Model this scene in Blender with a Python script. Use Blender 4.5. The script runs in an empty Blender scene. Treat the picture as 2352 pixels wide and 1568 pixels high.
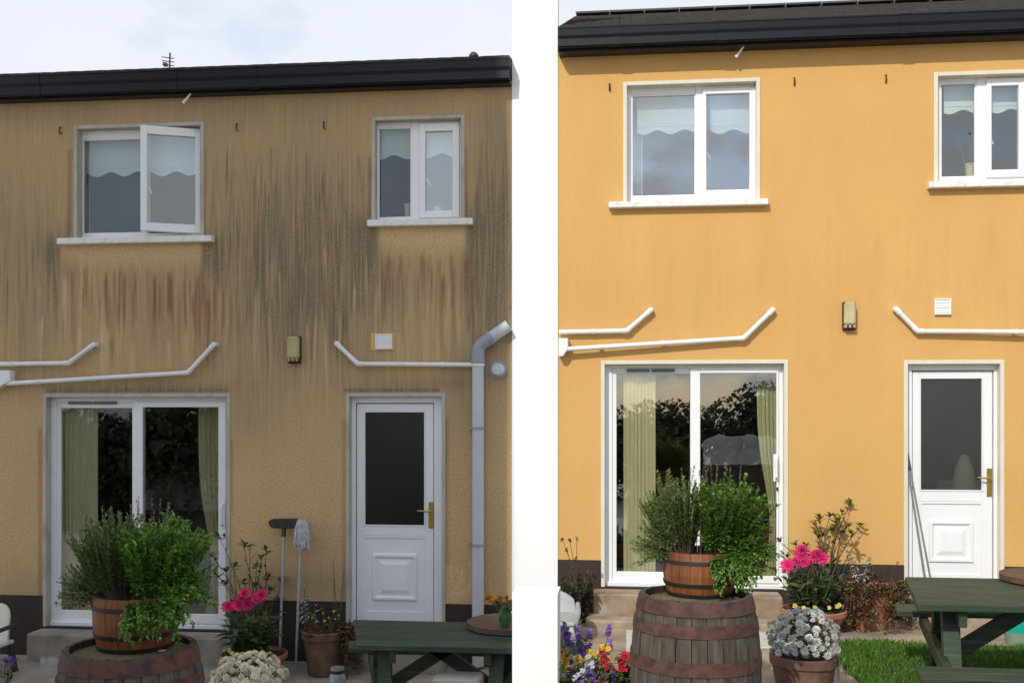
import bpy, bmesh, math, random
import numpy as np
from mathutils import Vector, Matrix

C = bpy.context.scene.collection
SC = bpy.context.scene
R = random.Random(11)

# ------------------------------------------------------------------ camera
F, HOR, TH = 2400.0, 940.0, math.atan(2400.0/22000.0)     # focal length, horizon row and yaw, in 2352-wide picture units
D, EYE = 9.30, 2.30
CAM = Vector((D*math.tan(TH), -D, EYE))
FW = Vector((-math.sin(TH), math.cos(TH), 0)); RT = Vector((math.cos(TH), math.sin(TH), 0))
cd = bpy.data.cameras.new('camera'); cam = bpy.data.objects.new('camera', cd); C.objects.link(cam)
cam.location = CAM; cam.rotation_euler = (math.pi/2, 0, TH)
cd.sensor_width = 36; cd.lens = 36*F/2352; cd.shift_y = (HOR-783.3)/2352; cd.clip_end = 2000; cd.clip_start = .05
SC.camera = cam

# ------------------------------------------------------------------ light
TAZ, TEL = .40, .78                 # sun: metres to the left and up per metre out from the facade
sund = Vector((-TAZ, -1, TEL)).normalized()
W = bpy.data.worlds.new('World'); SC.world = W; W.use_nodes = True
nt = W.node_tree; N = nt.nodes; L = nt.links; N.clear()
sky = N.new('ShaderNodeTexSky'); sky.sky_type = 'NISHITA'; sky.sun_disc = False
sky.sun_elevation = math.asin(sund.z); sky.sun_rotation = math.atan2(sund.x, sund.y) % (2*math.pi)
sky.air_density = 1.0; sky.dust_density = 1.0; sky.ozone_density = 1.5
tc = N.new('ShaderNodeTexCoord'); mp = N.new('ShaderNodeMapping'); mp.inputs['Scale'].default_value = (1, 1, 2.2)
L.new(tc.outputs['Generated'], mp.inputs['Vector'])
n1 = N.new('ShaderNodeTexNoise'); n1.inputs['Scale'].default_value = 2.3; n1.inputs['Detail'].default_value = 7; n1.inputs['Roughness'].default_value = .55
L.new(mp.outputs['Vector'], n1.inputs['Vector'])
rp = N.new('ShaderNodeValToRGB'); rp.color_ramp.elements[0].position = .33; rp.color_ramp.elements[0].color = (.25,)*3+(1,)
rp.color_ramp.elements[1].position = .50; rp.color_ramp.elements[1].color = (1, 1, 1, 1)
sp_ = N.new('ShaderNodeSeparateXYZ'); L.new(tc.outputs['Generated'], sp_.inputs['Vector'])
ad = N.new('ShaderNodeMath'); ad.operation = 'MULTIPLY_ADD'; ad.inputs[1].default_value = .09; L.new(sp_.outputs['Y'], ad.inputs[0]); L.new(n1.outputs['Fac'], ad.inputs[2])   # overcast on one side, broken cloud towards the sun
n3 = N.new('ShaderNodeTexNoise'); n3.inputs['Scale'].default_value = 9; n3.inputs['Detail'].default_value = 5; L.new(mp.outputs['Vector'], n3.inputs['Vector'])
ng = N.new('ShaderNodeMath'); ng.operation = 'MULTIPLY'; ng.use_clamp = True; ng.inputs[1].default_value = -1.5; L.new(sp_.outputs['Y'], ng.inputs[0])
ns = N.new('ShaderNodeMath'); ns.operation = 'SUBTRACT'; ns.inputs[1].default_value = .52; L.new(n3.outputs['Fac'], ns.inputs[0])
nm = N.new('ShaderNodeMath'); nm.operation = 'MULTIPLY'; L.new(ng.outputs[0], nm.inputs[0]); L.new(ns.outputs[0], nm.inputs[1])
a2 = N.new('ShaderNodeMath'); a2.operation = 'ADD'; L.new(ad.outputs[0], a2.inputs[0]); L.new(nm.outputs[0], a2.inputs[1])
L.new(a2.outputs[0], rp.inputs['Fac'])
mx = N.new('ShaderNodeMixRGB'); L.new(rp.outputs['Color'], mx.inputs['Fac']); L.new(sky.outputs['Color'], mx.inputs['Color1'])
n2 = N.new('ShaderNodeTexNoise'); n2.inputs['Scale'].default_value = 4.1; n2.inputs['Detail'].default_value = 5
L.new(mp.outputs['Vector'], n2.inputs['Vector'])
rp2 = N.new('ShaderNodeValToRGB'); rp2.color_ramp.elements[0].position = .3; rp2.color_ramp.elements[1].position = .7
rp2.color_ramp.elements[0].color = (4.55, 4.8, 5.3, 1); rp2.color_ramp.elements[1].color = (4.9, 5.1, 5.5, 1)
L.new(n2.outputs['Fac'], rp2.inputs['Fac']); L.new(rp2.outputs['Color'], mx.inputs['Color2'])
bg = N.new('ShaderNodeBackground'); bg.inputs['Strength'].default_value = .15
L.new(mx.outputs['Color'], bg.inputs['Color'])
ow = N.new('ShaderNodeOutputWorld'); L.new(bg.outputs['Background'], ow.inputs['Surface'])
sd = bpy.data.lights.new('sun', 'SUN'); sd.energy = 2.45; sd.angle = math.radians(.4); sd.color = (1, .95, .86)
so = bpy.data.objects.new('sun', sd); C.objects.link(so); so.rotation_euler = sund.to_track_quat('Z', 'Y').to_euler(); so.location = (-8, -20, 18)
vs = SC.view_settings; vs.view_transform = 'Standard'; vs.look = 'None'; vs.gamma = 1; vs.use_curve_mapping = False; vs.exposure = 0.28
SC.cycles.max_bounces = 8; SC.cycles.transparent_max_bounces = 12
SC.cycles.use_denoising = True

# ------------------------------------------------------------------ helpers: measuring
def P(px, py, d=0.0):
    """point on the upright plane d metres in front of the facades"""
    v = FW*F + RT*(px-1176) + Vector((0, 0, HOR-py))
    return CAM + v*((D-d)/v.y)
def G(px, py, z):
    v = FW*F + RT*(px-1176) + Vector((0, 0, HOR-py))
    return CAM + v*((z-EYE)/v.z)
def rect(x0, y0, x1, y1, d=0.0):
    xm, ym = (x0+x1)/2, (y0+y1)/2
    return P(x0, ym, d).x, P(x1, ym, d).x, P(xm, y1, d).z, P(xm, y0, d).z
def proj(X, Y, Z):
    w = X-CAM.x, Y-CAM.y
    dep = w[0]*FW.x + w[1]*FW.y; rr = w[0]*RT.x + w[1]*RT.y
    return 1176+F*rr/dep, HOR-F*(Z-EYE)/dep

# ------------------------------------------------------------------ helpers: materials
MATS = {}
def new_mat(name):
    m = bpy.data.materials.new(name); m.use_nodes = True; nt = m.node_tree
    b = nt.nodes['Principled BSDF']
    return m, nt.nodes, nt.links, b
def mixrgb(N, L, fac, a, b, mode='MIX'):
    x = N.new('ShaderNodeMixRGB'); x.blend_type = mode
    for s, v in (('Fac', fac), ('Color1', a), ('Color2', b)):
        if isinstance(v, (int, float)): x.inputs[s].default_value = v
        elif isinstance(v, tuple): x.inputs[s].default_value = v if len(v) == 4 else v+(1,)
        else: L.new(v, x.inputs[s])
    return x.outputs['Color']
def mathn(N, L, op, a, b=None, clamp=False):
    x = N.new('ShaderNodeMath'); x.operation = op; x.use_clamp = clamp
    for i, v in ((0, a), (1, b)):
        if v is None: continue
        if isinstance(v, (int, float)): x.inputs[i].default_value = v
        else: L.new(v, x.inputs[i])
    return x.outputs[0]
def noise(N, L, scale, stretch=(1, 1, 1), detail=4, rough=.55, coord='Object'):
    t = N.new('ShaderNodeTexCoord'); m = N.new('ShaderNodeMapping'); m.inputs['Scale'].default_value = stretch
    L.new(t.outputs[coord], m.inputs['Vector'])
    n = N.new('ShaderNodeTexNoise'); n.inputs['Scale'].default_value = scale; n.inputs['Detail'].default_value = detail; n.inputs['Roughness'].default_value = rough
    L.new(m.outputs['Vector'], n.inputs['Vector'])
    return n.outputs['Fac']
def ramp(N, L, fac, stops):
    r = N.new('ShaderNodeValToRGB'); e = r.color_ramp.elements
    while len(e) < len(stops): e.new(.5)
    for k, (p, c) in zip(e, stops): k.position = p; k.color = (c if isinstance(c, tuple) else (c, c, c))+(1,) if not (isinstance(c, tuple) and len(c) == 4) else c
    L.new(fac, r.inputs['Fac']); return r.outputs['Color']
def bump(N, L, b, h, strength=.3, dist=.005):
    x = N.new('ShaderNodeBump'); x.inputs['Strength'].default_value = strength; x.inputs['Distance'].default_value = dist
    L.new(h, x.inputs['Height']); L.new(x.outputs['Normal'], b.inputs['Normal'])
def M(name, stops, scale=8, stretch=(1, 1, 1), rough=.6, bs=.2, bd=.003, metal=0, rnd=0, detail=5, spec=.5, bscale=None):
    """two or more colours mixed by noise, with fine relief; rnd = light/dark difference from object to object"""
    if name in MATS: return MATS[name]
    m, N, L, b = new_mat(name)
    n = noise(N, L, scale, stretch, detail)
    k = len(stops); c = ramp(N, L, n, [(.3+.4*i/max(1, k-1), s) for i, s in enumerate(stops)])
    if rnd:
        oi = N.new('ShaderNodeObjectInfo'); f = N.new('ShaderNodeMapRange'); f.inputs['To Min'].default_value = 1-rnd; f.inputs['To Max'].default_value = 1+rnd
        L.new(oi.outputs['Random'], f.inputs['Value'])
        h = N.new('ShaderNodeHueSaturation'); L.new(f.outputs['Result'], h.inputs['Value']); L.new(c, h.inputs['Color']); c = h.outputs['Color']
    L.new(c, b.inputs['Base Color']); b.inputs['Roughness'].default_value = rough; b.inputs['Metallic'].default_value = metal
    b.inputs['Specular IOR Level'].default_value = spec
    if bs: bump(N, L, b, noise(N, L, bscale or scale*4, stretch, 3), bs, bd)
    MATS[name] = m; return m
def LEAF(name, stops, rough=.5, trans=.25):
    if name in MATS: return MATS[name]
    m, N, L, b = new_mat(name)
    g = N.new('ShaderNodeNewGeometry'); k = len(stops)
    c = ramp(N, L, g.outputs['Random Per Island'], [(i/max(1, k-1), s) for i, s in enumerate(stops)])
    oi = N.new('ShaderNodeObjectInfo'); h = N.new('ShaderNodeHueSaturation'); f = N.new('ShaderNodeMapRange'); f.inputs['To Min'].default_value = .8; f.inputs['To Max'].default_value = 1.2
    L.new(oi.outputs['Random'], f.inputs['Value']); L.new(f.outputs['Result'], h.inputs['Value']); L.new(c, h.inputs['Color']); c = h.outputs['Color']
    L.new(c, b.inputs['Base Color']); b.inputs['Roughness'].default_value = rough; b.inputs['Specular IOR Level'].default_value = .3
    t = N.new('ShaderNodeBsdfTranslucent'); L.new(c, t.inputs['Color'])
    mxs = N.new('ShaderNodeMixShader'); mxs.inputs['Fac'].default_value = trans
    L.new(b.outputs['BSDF'], mxs.inputs[1]); L.new(t.outputs['BSDF'], mxs.inputs[2])
    L.new(mxs.outputs['Shader'], N['Material Output'].inputs['Surface'])
    MATS[name] = m; return m
def GLASS(name, base=.10, tint=(.9, .95, .93), rough=.0, wav=.0, dark=0.0):
    m, N, L, b = new_mat(name); N.remove(b)
    lw = N.new('ShaderNodeLayerWeight'); lw.inputs['Blend'].default_value = .35
    lw.inputs['Blend'].default_value = .5
    f = mathn(N, L, 'ADD', mathn(N, L, 'MULTIPLY', mathn(N, L, 'POWER', lw.outputs['Facing'], 4.0), .7), base, True)
    t = N.new('ShaderNodeBsdfTransparent'); t.inputs['Color'].default_value = tint+(1,)
    g = N.new('ShaderNodeBsdfGlossy'); g.inputs['Roughness'].default_value = rough
    if wav:
        x = N.new('ShaderNodeBump'); x.inputs['Strength'].default_value = wav; x.inputs['Distance'].default_value = .01
        L.new(noise(N, L, 3.0, (1, 1, 1), 2), x.inputs['Height']); L.new(x.outputs['Normal'], g.inputs['Normal'])
    s = N.new('ShaderNodeMixShader'); L.new(f, s.inputs['Fac']); L.new(t.outputs[0], s.inputs[1]); L.new(g.outputs[0], s.inputs[2])
    L.new(s.outputs[0], N['Material Output'].inputs['Surface']); return m

def WALLMAT(name, base, base2, dirtcol, rustcol, speck):
    m, N, L, b = new_mat(name)
    def att(a):
        x = N.new('ShaderNodeAttribute'); x.attribute_name = a; return x.outputs['Fac']
    big = noise(N, L, 1.6, (1, 1, .5), 4)
    col = mixrgb(N, L, ramp(N, L, big, [(.35, 0.), (.65, 1.)]), base, base2)
    grain = noise(N, L, 58, (1, 1, .85), 4, .8); grain2 = noise(N, L, 190, (1, 1, 1), 2, .6); patchy = noise(N, L, 3.3, (1, 1, .7), 4)
    st = noise(N, L, 1.0, (46, 46, 1.5), 3, .6)
    gm = ramp(N, L, grain, [(.37, .5), (.50, .95), (.63, 1.4)])
    d = mathn(N, L, 'MULTIPLY', att('dirt'), gm); d = mathn(N, L, 'MULTIPLY', d, ramp(N, L, st, [(.3, .6), (.7, 1.15)]), True)
    r = mathn(N, L, 'MULTIPLY', att('rust'), ramp(N, L, grain, [(.3, .6), (.7, 1.0)]), True)
    col = mixrgb(N, L, att('pale'), col, (base[0]*1.15, base[1]*1.16, base[2]*1.25))
    col = mixrgb(N, L, d, col, dirtcol)
    col = mixrgb(N, L, r, col, rustcol)
    sp = ramp(N, L, grain, [(.3, 1-speck), (.5, 1.), (.72, 1+speck*.6)])
    col = mixrgb(N, L, ramp(N, L, patchy, [(.3, .55), (.7, 1.)]), col, mixrgb(N, L, 1.0, col, sp, 'MULTIPLY'))
    L.new(col, b.inputs['Base Color']); b.inputs['Roughness'].default_value = .9; b.inputs['Specular IOR Level'].default_value = .2
    h = mathn(N, L, 'ADD', grain, mathn(N, L, 'MULTIPLY', grain2, .6))
    bump(N, L, b, h, .22, .005); return m

upvc = M('white_upvc', [(.76, .77, .78), (.82, .82, .82)], 3, rough=.32, bs=.03)
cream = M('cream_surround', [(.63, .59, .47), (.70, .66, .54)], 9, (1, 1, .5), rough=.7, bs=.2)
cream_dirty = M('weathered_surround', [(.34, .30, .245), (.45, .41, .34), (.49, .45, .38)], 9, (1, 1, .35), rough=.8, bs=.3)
sillm = M('painted_sill', [(.58, .57, .52), (.74, .73, .69), (.76, .75, .72)], 22, rough=.6, bs=.2)
gutm = M('black_gutter_plastic', [(.006, .007, .011), (.009, .010, .014)], 5, rough=.36, bs=.05, spec=.25)
fasc = M('dark_soffit', [(.014, .012, .011), (.022, .019, .017)], 5, rough=.55, bs=.1)
tilem = M('roof_tile_concrete', [(.042, .035, .032), (.075, .063, .058), (.055, .046, .042)], 30, rough=.85, bs=.5, rnd=.16)
mortar = M('ridge_mortar', [(.16, .155, .15), (.26, .25, .24)], 20, rough=.8)
plinthm = M('brown_plinth_paint', [(.024, .013, .009), (.038, .021, .015)], 6, rough=.7, bs=.3)
concrete = M('patio_concrete', [(.20, .175, .145), (.30, .265, .215), (.36, .325, .275)], 4.2, rough=.9, bs=.35, detail=8)
path_m = M('path_concrete', [(.20, .155, .105), (.30, .24, .17), (.40, .33, .245)], 3.6, rough=.9, bs=.35, detail=8)
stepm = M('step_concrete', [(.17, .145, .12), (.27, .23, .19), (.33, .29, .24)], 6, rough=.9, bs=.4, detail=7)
stepr = M('step_concrete_warm', [(.20, .145, .095), (.29, .215, .145), (.38, .31, .24)], 6, rough=.9, bs=.4, detail=7)  # warmer-toned concrete for the orange house steps
whitew = M('white_rendered_wall', [(.86, .86, .855), (.89, .89, .885)], 2.5, rough=.8, bs=.06)
glass_up = GLASS('upper_window_glass', .15, (.93, .965, .965), 0, .05)
glass_pat = GLASS('patio_glass', .18, (.955, .965, .945), 0, .04)
glass_obs = GLASS('obscure_door_glass', .085, (.70, .71, .66), .4, .5)
pvcpipe = M('white_overflow_pipe', [(.70, .69, .65), (.80, .79, .76)], 8, rough=.4, bs=.05)
greypipe = M('grey_soil_pipe', [(.46, .49, .53), (.54, .57, .61)], 4, rough=.45, bs=.05)
greypipe_d = M('grey_pipe_fitting', [(.25, .28, .32), (.33, .36, .41)], 4, rough=.45, bs=.05)
black = M('black_gap', [(.006, .006, .006), (.012, .012, .012)], 5, rough=.6, bs=0)
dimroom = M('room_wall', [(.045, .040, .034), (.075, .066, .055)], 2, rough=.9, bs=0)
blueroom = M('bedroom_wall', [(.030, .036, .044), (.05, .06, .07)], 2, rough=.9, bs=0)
blindm = M('blind_cloth', [(.70, .73, .70), (.78, .81, .78)], 6, rough=.9, bs=.1)
netm = M('pale_curtain_cloth', [(.62, .66, .66), (.72, .76, .76)], 6, (8, 8, .6), rough=.9, bs=.1)
greenc = M('pale_green_curtain', [(.56, .53, .32), (.66, .63, .40)], 5, (10, 10, .5), rough=.9, bs=.15)
brass = M('brass_handle', [(.42, .27, .06), (.60, .42, .13)], 12, rough=.3, bs=.03, metal=.8)
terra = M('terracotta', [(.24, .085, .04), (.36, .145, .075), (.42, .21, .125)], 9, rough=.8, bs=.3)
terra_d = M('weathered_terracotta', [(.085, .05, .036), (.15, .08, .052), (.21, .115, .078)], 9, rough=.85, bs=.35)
soil = M('potting_soil', [(.018, .013, .01), (.04, .03, .022)], 30, rough=1, bs=.6)
stave_old = M('weathered_oak', [(.030, .024, .018), (.070, .057, .043), (.115, .094, .07)], 7, (5, 5, .7), rough=.85, bs=.5, rnd=.13, detail=8)
hoop_rust = M('rusty_hoop', [(.022, .015, .013), (.055, .022, .016), (.095, .038, .024), (.055, .04, .033)], 16, rough=.75, bs=.4)
tubwood = M('oiled_tub_wood', [(.13, .042, .014), (.20, .066, .022), (.25, .09, .033)], 5, (7, 7, .7), rough=.5, bs=.3, rnd=.13)
hoop_black = M('black_hoop', [(.010, .009, .009), (.022, .019, .018)], 9, rough=.5)
tabm = M('green_painted_wood', [(.008, .020, .010), (.018, .036, .017), (.024, .045, .022), (.034, .058, .030), (.075, .085, .055)], 6, (.6, 6, 6), rough=.6, bs=.35, rnd=.14, detail=8)
susan = M('brown_slatted_wood', [(.075, .04, .028), (.13, .07, .048)], 8, (.7, 7, 7), rough=.6, bs=.3, rnd=.12)
steel = M('galvanised_steel', [(.42, .43, .44), (.6, .61, .62)], 9, rough=.35, metal=.7, bs=.05)
polegrey = M('pole_grey', [(.30, .31, .33), (.44, .45, .47)], 9, rough=.4, metal=.3, bs=.05)
bristle = M('dark_broom_bristle', [(.022, .020, .014), (.06, .052, .036)], 60, (1, 1, .15), rough=.9, bs=.6)
mopm = M('grey_mop_cotton', [(.34, .33, .35), (.58, .57, .59)], 30, rough=1, bs=.4)
lampglass = M('yellowed_lamp_cover', [(.34, .29, .12), (.48, .42, .20)], 6, rough=.35, bs=.05)
lampr = M('cream_lamp_cover', [(.40, .33, .17), (.55, .48, .28)], 6, rough=.35, bs=.05)
darkmetal = M('dark_metal', [(.02, .02, .02), (.04, .038, .035)], 10, rough=.5)
ventm = M('white_vent_plastic', [(.74, .76, .75), (.80, .81, .80)], 6, rough=.5, bs=.05)
patch = M('fresh_filler_patch', [(.60, .37, .12), (.68, .45, .17)], 12, rough=.9, bs=.2)
stem_m = M('plant_stem', [(.06, .06, .025), (.11, .085, .04)], 20, rough=.8)
tealm = M('teal_plastic', [(.01, .36, .27), (.02, .45, .34)], 5, rough=.4, bs=.03)
bluegrey = M('pale_green_plastic', [(.20, .27, .21), (.27, .34, .27)], 5, rough=.5)
wallL = WALLMAT('stained_roughcast', (.61, .42, .21), (.53, .37, .195), (.15, .125, .085), (.24, .075, .046), .52)
wallR = WALLMAT('fresh_orange_roughcast', (.635, .378, .132), (.59, .345, .12), (.42, .25, .09), (.5, .28, .1), .10)

# ------------------------------------------------------------------ helpers: mesh
class MB:
    def __init__(s): s.v = []; s.f = []
    def add(s, vs, fs):
        o = len(s.v); s.v += [tuple(p) for p in vs]; s.f += [tuple(i+o for i in f) for f in fs]
    def box(s, x0, x1, y0, y1, z0, z1):
        s.add([(x0,y0,z0),(x1,y0,z0),(x1,y1,z0),(x0,y1,z0),(x0,y0,z1),(x1,y0,z1),(x1,y1,z1),(x0,y1,z1)],
              [(0,3,2,1),(4,5,6,7),(0,1,5,4),(1,2,6,5),(2,3,7,6),(3,0,4,7)])
    def bar(s, a, b, w, h, up=(0,0,1)):
        a, b = Vector(a), Vector(b); t = (b-a).normalized(); u = Vector(up); r = t.cross(u).normalized(); u = r.cross(t)
        q = []
        for p in (a, b):
            for i, j in ((-1,-1),(1,-1),(1,1),(-1,1)): q.append(p+r*(w/2*i)+u*(h/2*j))
        s.add(q, [(0,1,2,3),(7,6,5,4),(0,4,5,1),(1,5,6,2),(2,6,7,3),(3,7,4,0)])
    def tube(s, pts, r, n=10, caps=True):
        pts = [Vector(p) for p in pts]; rs = r if isinstance(r, (list, tuple)) else [r]*len(pts); rings = []
        ref = None
        for i, p in enumerate(pts):
            t = (pts[min(i+1, len(pts)-1)]-pts[max(i-1, 0)])
            if t.length < 1e-9: t = Vector((0,0,1))
            t.normalize()
            if ref is None:
                ref = t.cross(Vector((0,0,1)) if abs(t.z) < .9 else Vector((1,0,0))).normalized()
            ref = (ref - t*ref.dot(t)).normalized(); b = t.cross(ref)
            rings.append([p+(ref*math.cos(2*math.pi*k/n)+b*math.sin(2*math.pi*k/n))*rs[i] for k in range(n)])
        vs = [q for g in rings for q in g]; fs = []
        for i in range(len(pts)-1):
            for k in range(n):
                fs.append((i*n+k, i*n+(k+1)%n, (i+1)*n+(k+1)%n, (i+1)*n+k))
        if caps: fs.append(tuple(range(n))[::-1]); fs.append(tuple((len(pts)-1)*n+k for k in range(n)))
        s.add(vs, fs)
    def lathe(s, prof, c=(0,0,0), n=36, a0=0, a1=2*math.pi):
        full = abs(a1-a0-2*math.pi) < 1e-6; m = n if full else n+1; vs = []; fs = []
        for r, z in prof:
            for k in range(m):
                a = a0+(a1-a0)*k/n; vs.append((c[0]+r*math.cos(a), c[1]+r*math.sin(a), c[2]+z))
        for i in range(len(prof)-1):
            for k in range(n):
                k2 = (k+1) % m if full else k+1
                fs.append((i*m+k, i*m+k2, (i+1)*m+k2, (i+1)*m+k))
        s.add(vs, fs)
    def prism(s, poly, y0, y1):
        """poly of (x,z), extruded in y"""
        n = len(poly); s.add([(x,y0,z) for x,z in poly]+[(x,y1,z) for x,z in poly],
            [tuple(range(n)), tuple(range(2*n-1, n-1, -1))]+[(i, i+n, (i+1)%n+n, (i+1)%n) for i in range(n)])
    def prismx(s, poly, x0, x1):
        """poly of (y,z), extruded in x"""
        n = len(poly); s.add([(x0,y,z) for y,z in poly]+[(x1,y,z) for y,z in poly],
            [tuple(range(n))[::-1], tuple(range(n, 2*n))]+[(i, (i+1)%n, (i+1)%n+n, i+n) for i in range(n)])
    def frame(s, r, w, y0, y1):
        """four bars inside rect r=(x0,x1,z0,z1); w = (left,right,bottom,top)"""
        x0,x1,z0,z1 = r; l,rr,b,t = w if isinstance(w, tuple) else (w,)*4
        s.box(x0,x0+l,y0,y1,z0,z1); s.box(x1-rr,x1,y0,y1,z0,z1); s.box(x0+l,x1-rr,y0,y1,z0,z0+b); s.box(x0+l,x1-rr,y0,y1,z1-t,z1)
    def build(s, name, mat, parent=None, loc=None, bevel=0, smooth=False, weld=False):
        loc = Vector(loc) if loc is not None else Vector((0,0,0))
        base = WL.get(parent, Vector((0,0,0))) if parent else Vector((0,0,0))
        org = base if (parent and loc.length == 0) else loc
        me = bpy.data.meshes.new(name)
        me.from_pydata([(x-org.x, y-org.y, z-org.z) for x,y,z in s.v], [], s.f)
        bm = bmesh.new(); bm.from_mesh(me)
        if weld: bmesh.ops.remove_doubles(bm, verts=bm.verts, dist=1e-5)
        bmesh.ops.recalc_face_normals(bm, faces=bm.faces)
        if bevel:
            ed = [e for e in bm.edges if len(e.link_faces) == 2 and e.calc_face_angle(0) > .6]
            bmesh.ops.bevel(bm, geom=ed, offset=bevel, segments=1, affect='EDGES', clamp_overlap=True)
        if smooth:
            for f in bm.faces: f.smooth = True
            for e in bm.edges:
                if len(e.link_faces) == 2 and e.calc_face_angle(0) > .7: e.smooth = False
        bm.to_mesh(me); bm.free()
        me.materials.append(mat)
        o = bpy.data.objects.new(name, me); C.objects.link(o)
        if parent: o.parent = parent; o.location = org-base
        else: o.location = org
        WL[o] = org
        return o
WL = {}
def tag(o, label=None, cat=None, group=None, kind=None):
    if label: o['label'] = label
    if cat: o['category'] = cat
    if group: o['group'] = group
    if kind: o['kind'] = kind
    return o
def thing(name, label, cat, loc, group=None):
    o = bpy.data.objects.new(name, None); C.objects.link(o); o.location = loc; o.empty_display_size = .2; WL[o] = Vector(loc)
    return tag(o, label, cat, group)
def put(name, me, parent, pos, rot=None, scale=1.0, mat=None):
    """another object using mesh data me, as a part of parent"""
    o = bpy.data.objects.new(name, me); C.objects.link(o); o.parent = parent
    base = WL.get(parent, Vector((0,0,0))); o.location = Vector(pos)-base
    if rot is not None: o.rotation_mode = 'QUATERNION'; o.rotation_quaternion = rot
    o.scale = (scale,)*3 if isinstance(scale, (int, float)) else scale
    WL[o] = Vector(pos); return o
def mesh_only(mb, name, mat, smooth=False):
    me = bpy.data.meshes.new(name); me.from_pydata(mb.v, [], mb.f)
    bm = bmesh.new(); bm.from_mesh(me); bmesh.ops.recalc_face_normals(bm, faces=bm.faces)
    if smooth:
        for f in bm.faces: f.smooth = True
    bm.to_mesh(me); bm.free(); me.materials.append(mat); return me

GL, GR = 0.0, 0.50          # yard level at the stained house and at the orange house

# ================================================================== SETTING: ground
mb = MB(); mb.box(-60, 60, -80, -.0, -.6, -.006)
g = mb.build('ground', M('pale_bounce_yard', [(.36, .33, .28), (.50, .46, .40)], 3, rough=1, bs=.4)); tag(g, kind='structure')  # unseen yard, made pale to bounce fill light onto the stained wall
mb = MB()                   # left yard: a grid with slight unevenness
nx, ny = 60, 40
for j in range(ny+1):
    for i in range(nx+1):
        x = -7+7.3*i/nx; y = -4.5+4.6*j/ny
        mb.v.append((x, y, .003*math.sin(3*x+2*y)+.003*math.sin(5.3*y-x)))
for j in range(ny):
    for i in range(nx): mb.f.append((j*(nx+1)+i, j*(nx+1)+i+1, (j+1)*(nx+1)+i+1, (j+1)*(nx+1)+i))
o = mb.build('patio', concrete, smooth=True); tag(o, kind='structure')
# right terrace, half a metre higher, with a slanting kerb face beside the white pillar
mb = MB(); zt = GR
poly = [(.2, .05), (.52, -3.2), (.52, -5.2), (8, -5.2), (8, .05)]
n = len(poly)
mb.add([(x, y, -.3) for x, y in poly]+[(x, y, zt) for x, y in poly], [tuple(range(n)), tuple(range(2*n-1, n-1, -1))]+[(i, (i+1)%n, (i+1)%n+n, i+n) for i in range(n)])
o = mb.build('path', path_m); tag(o, kind='structure')

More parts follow.
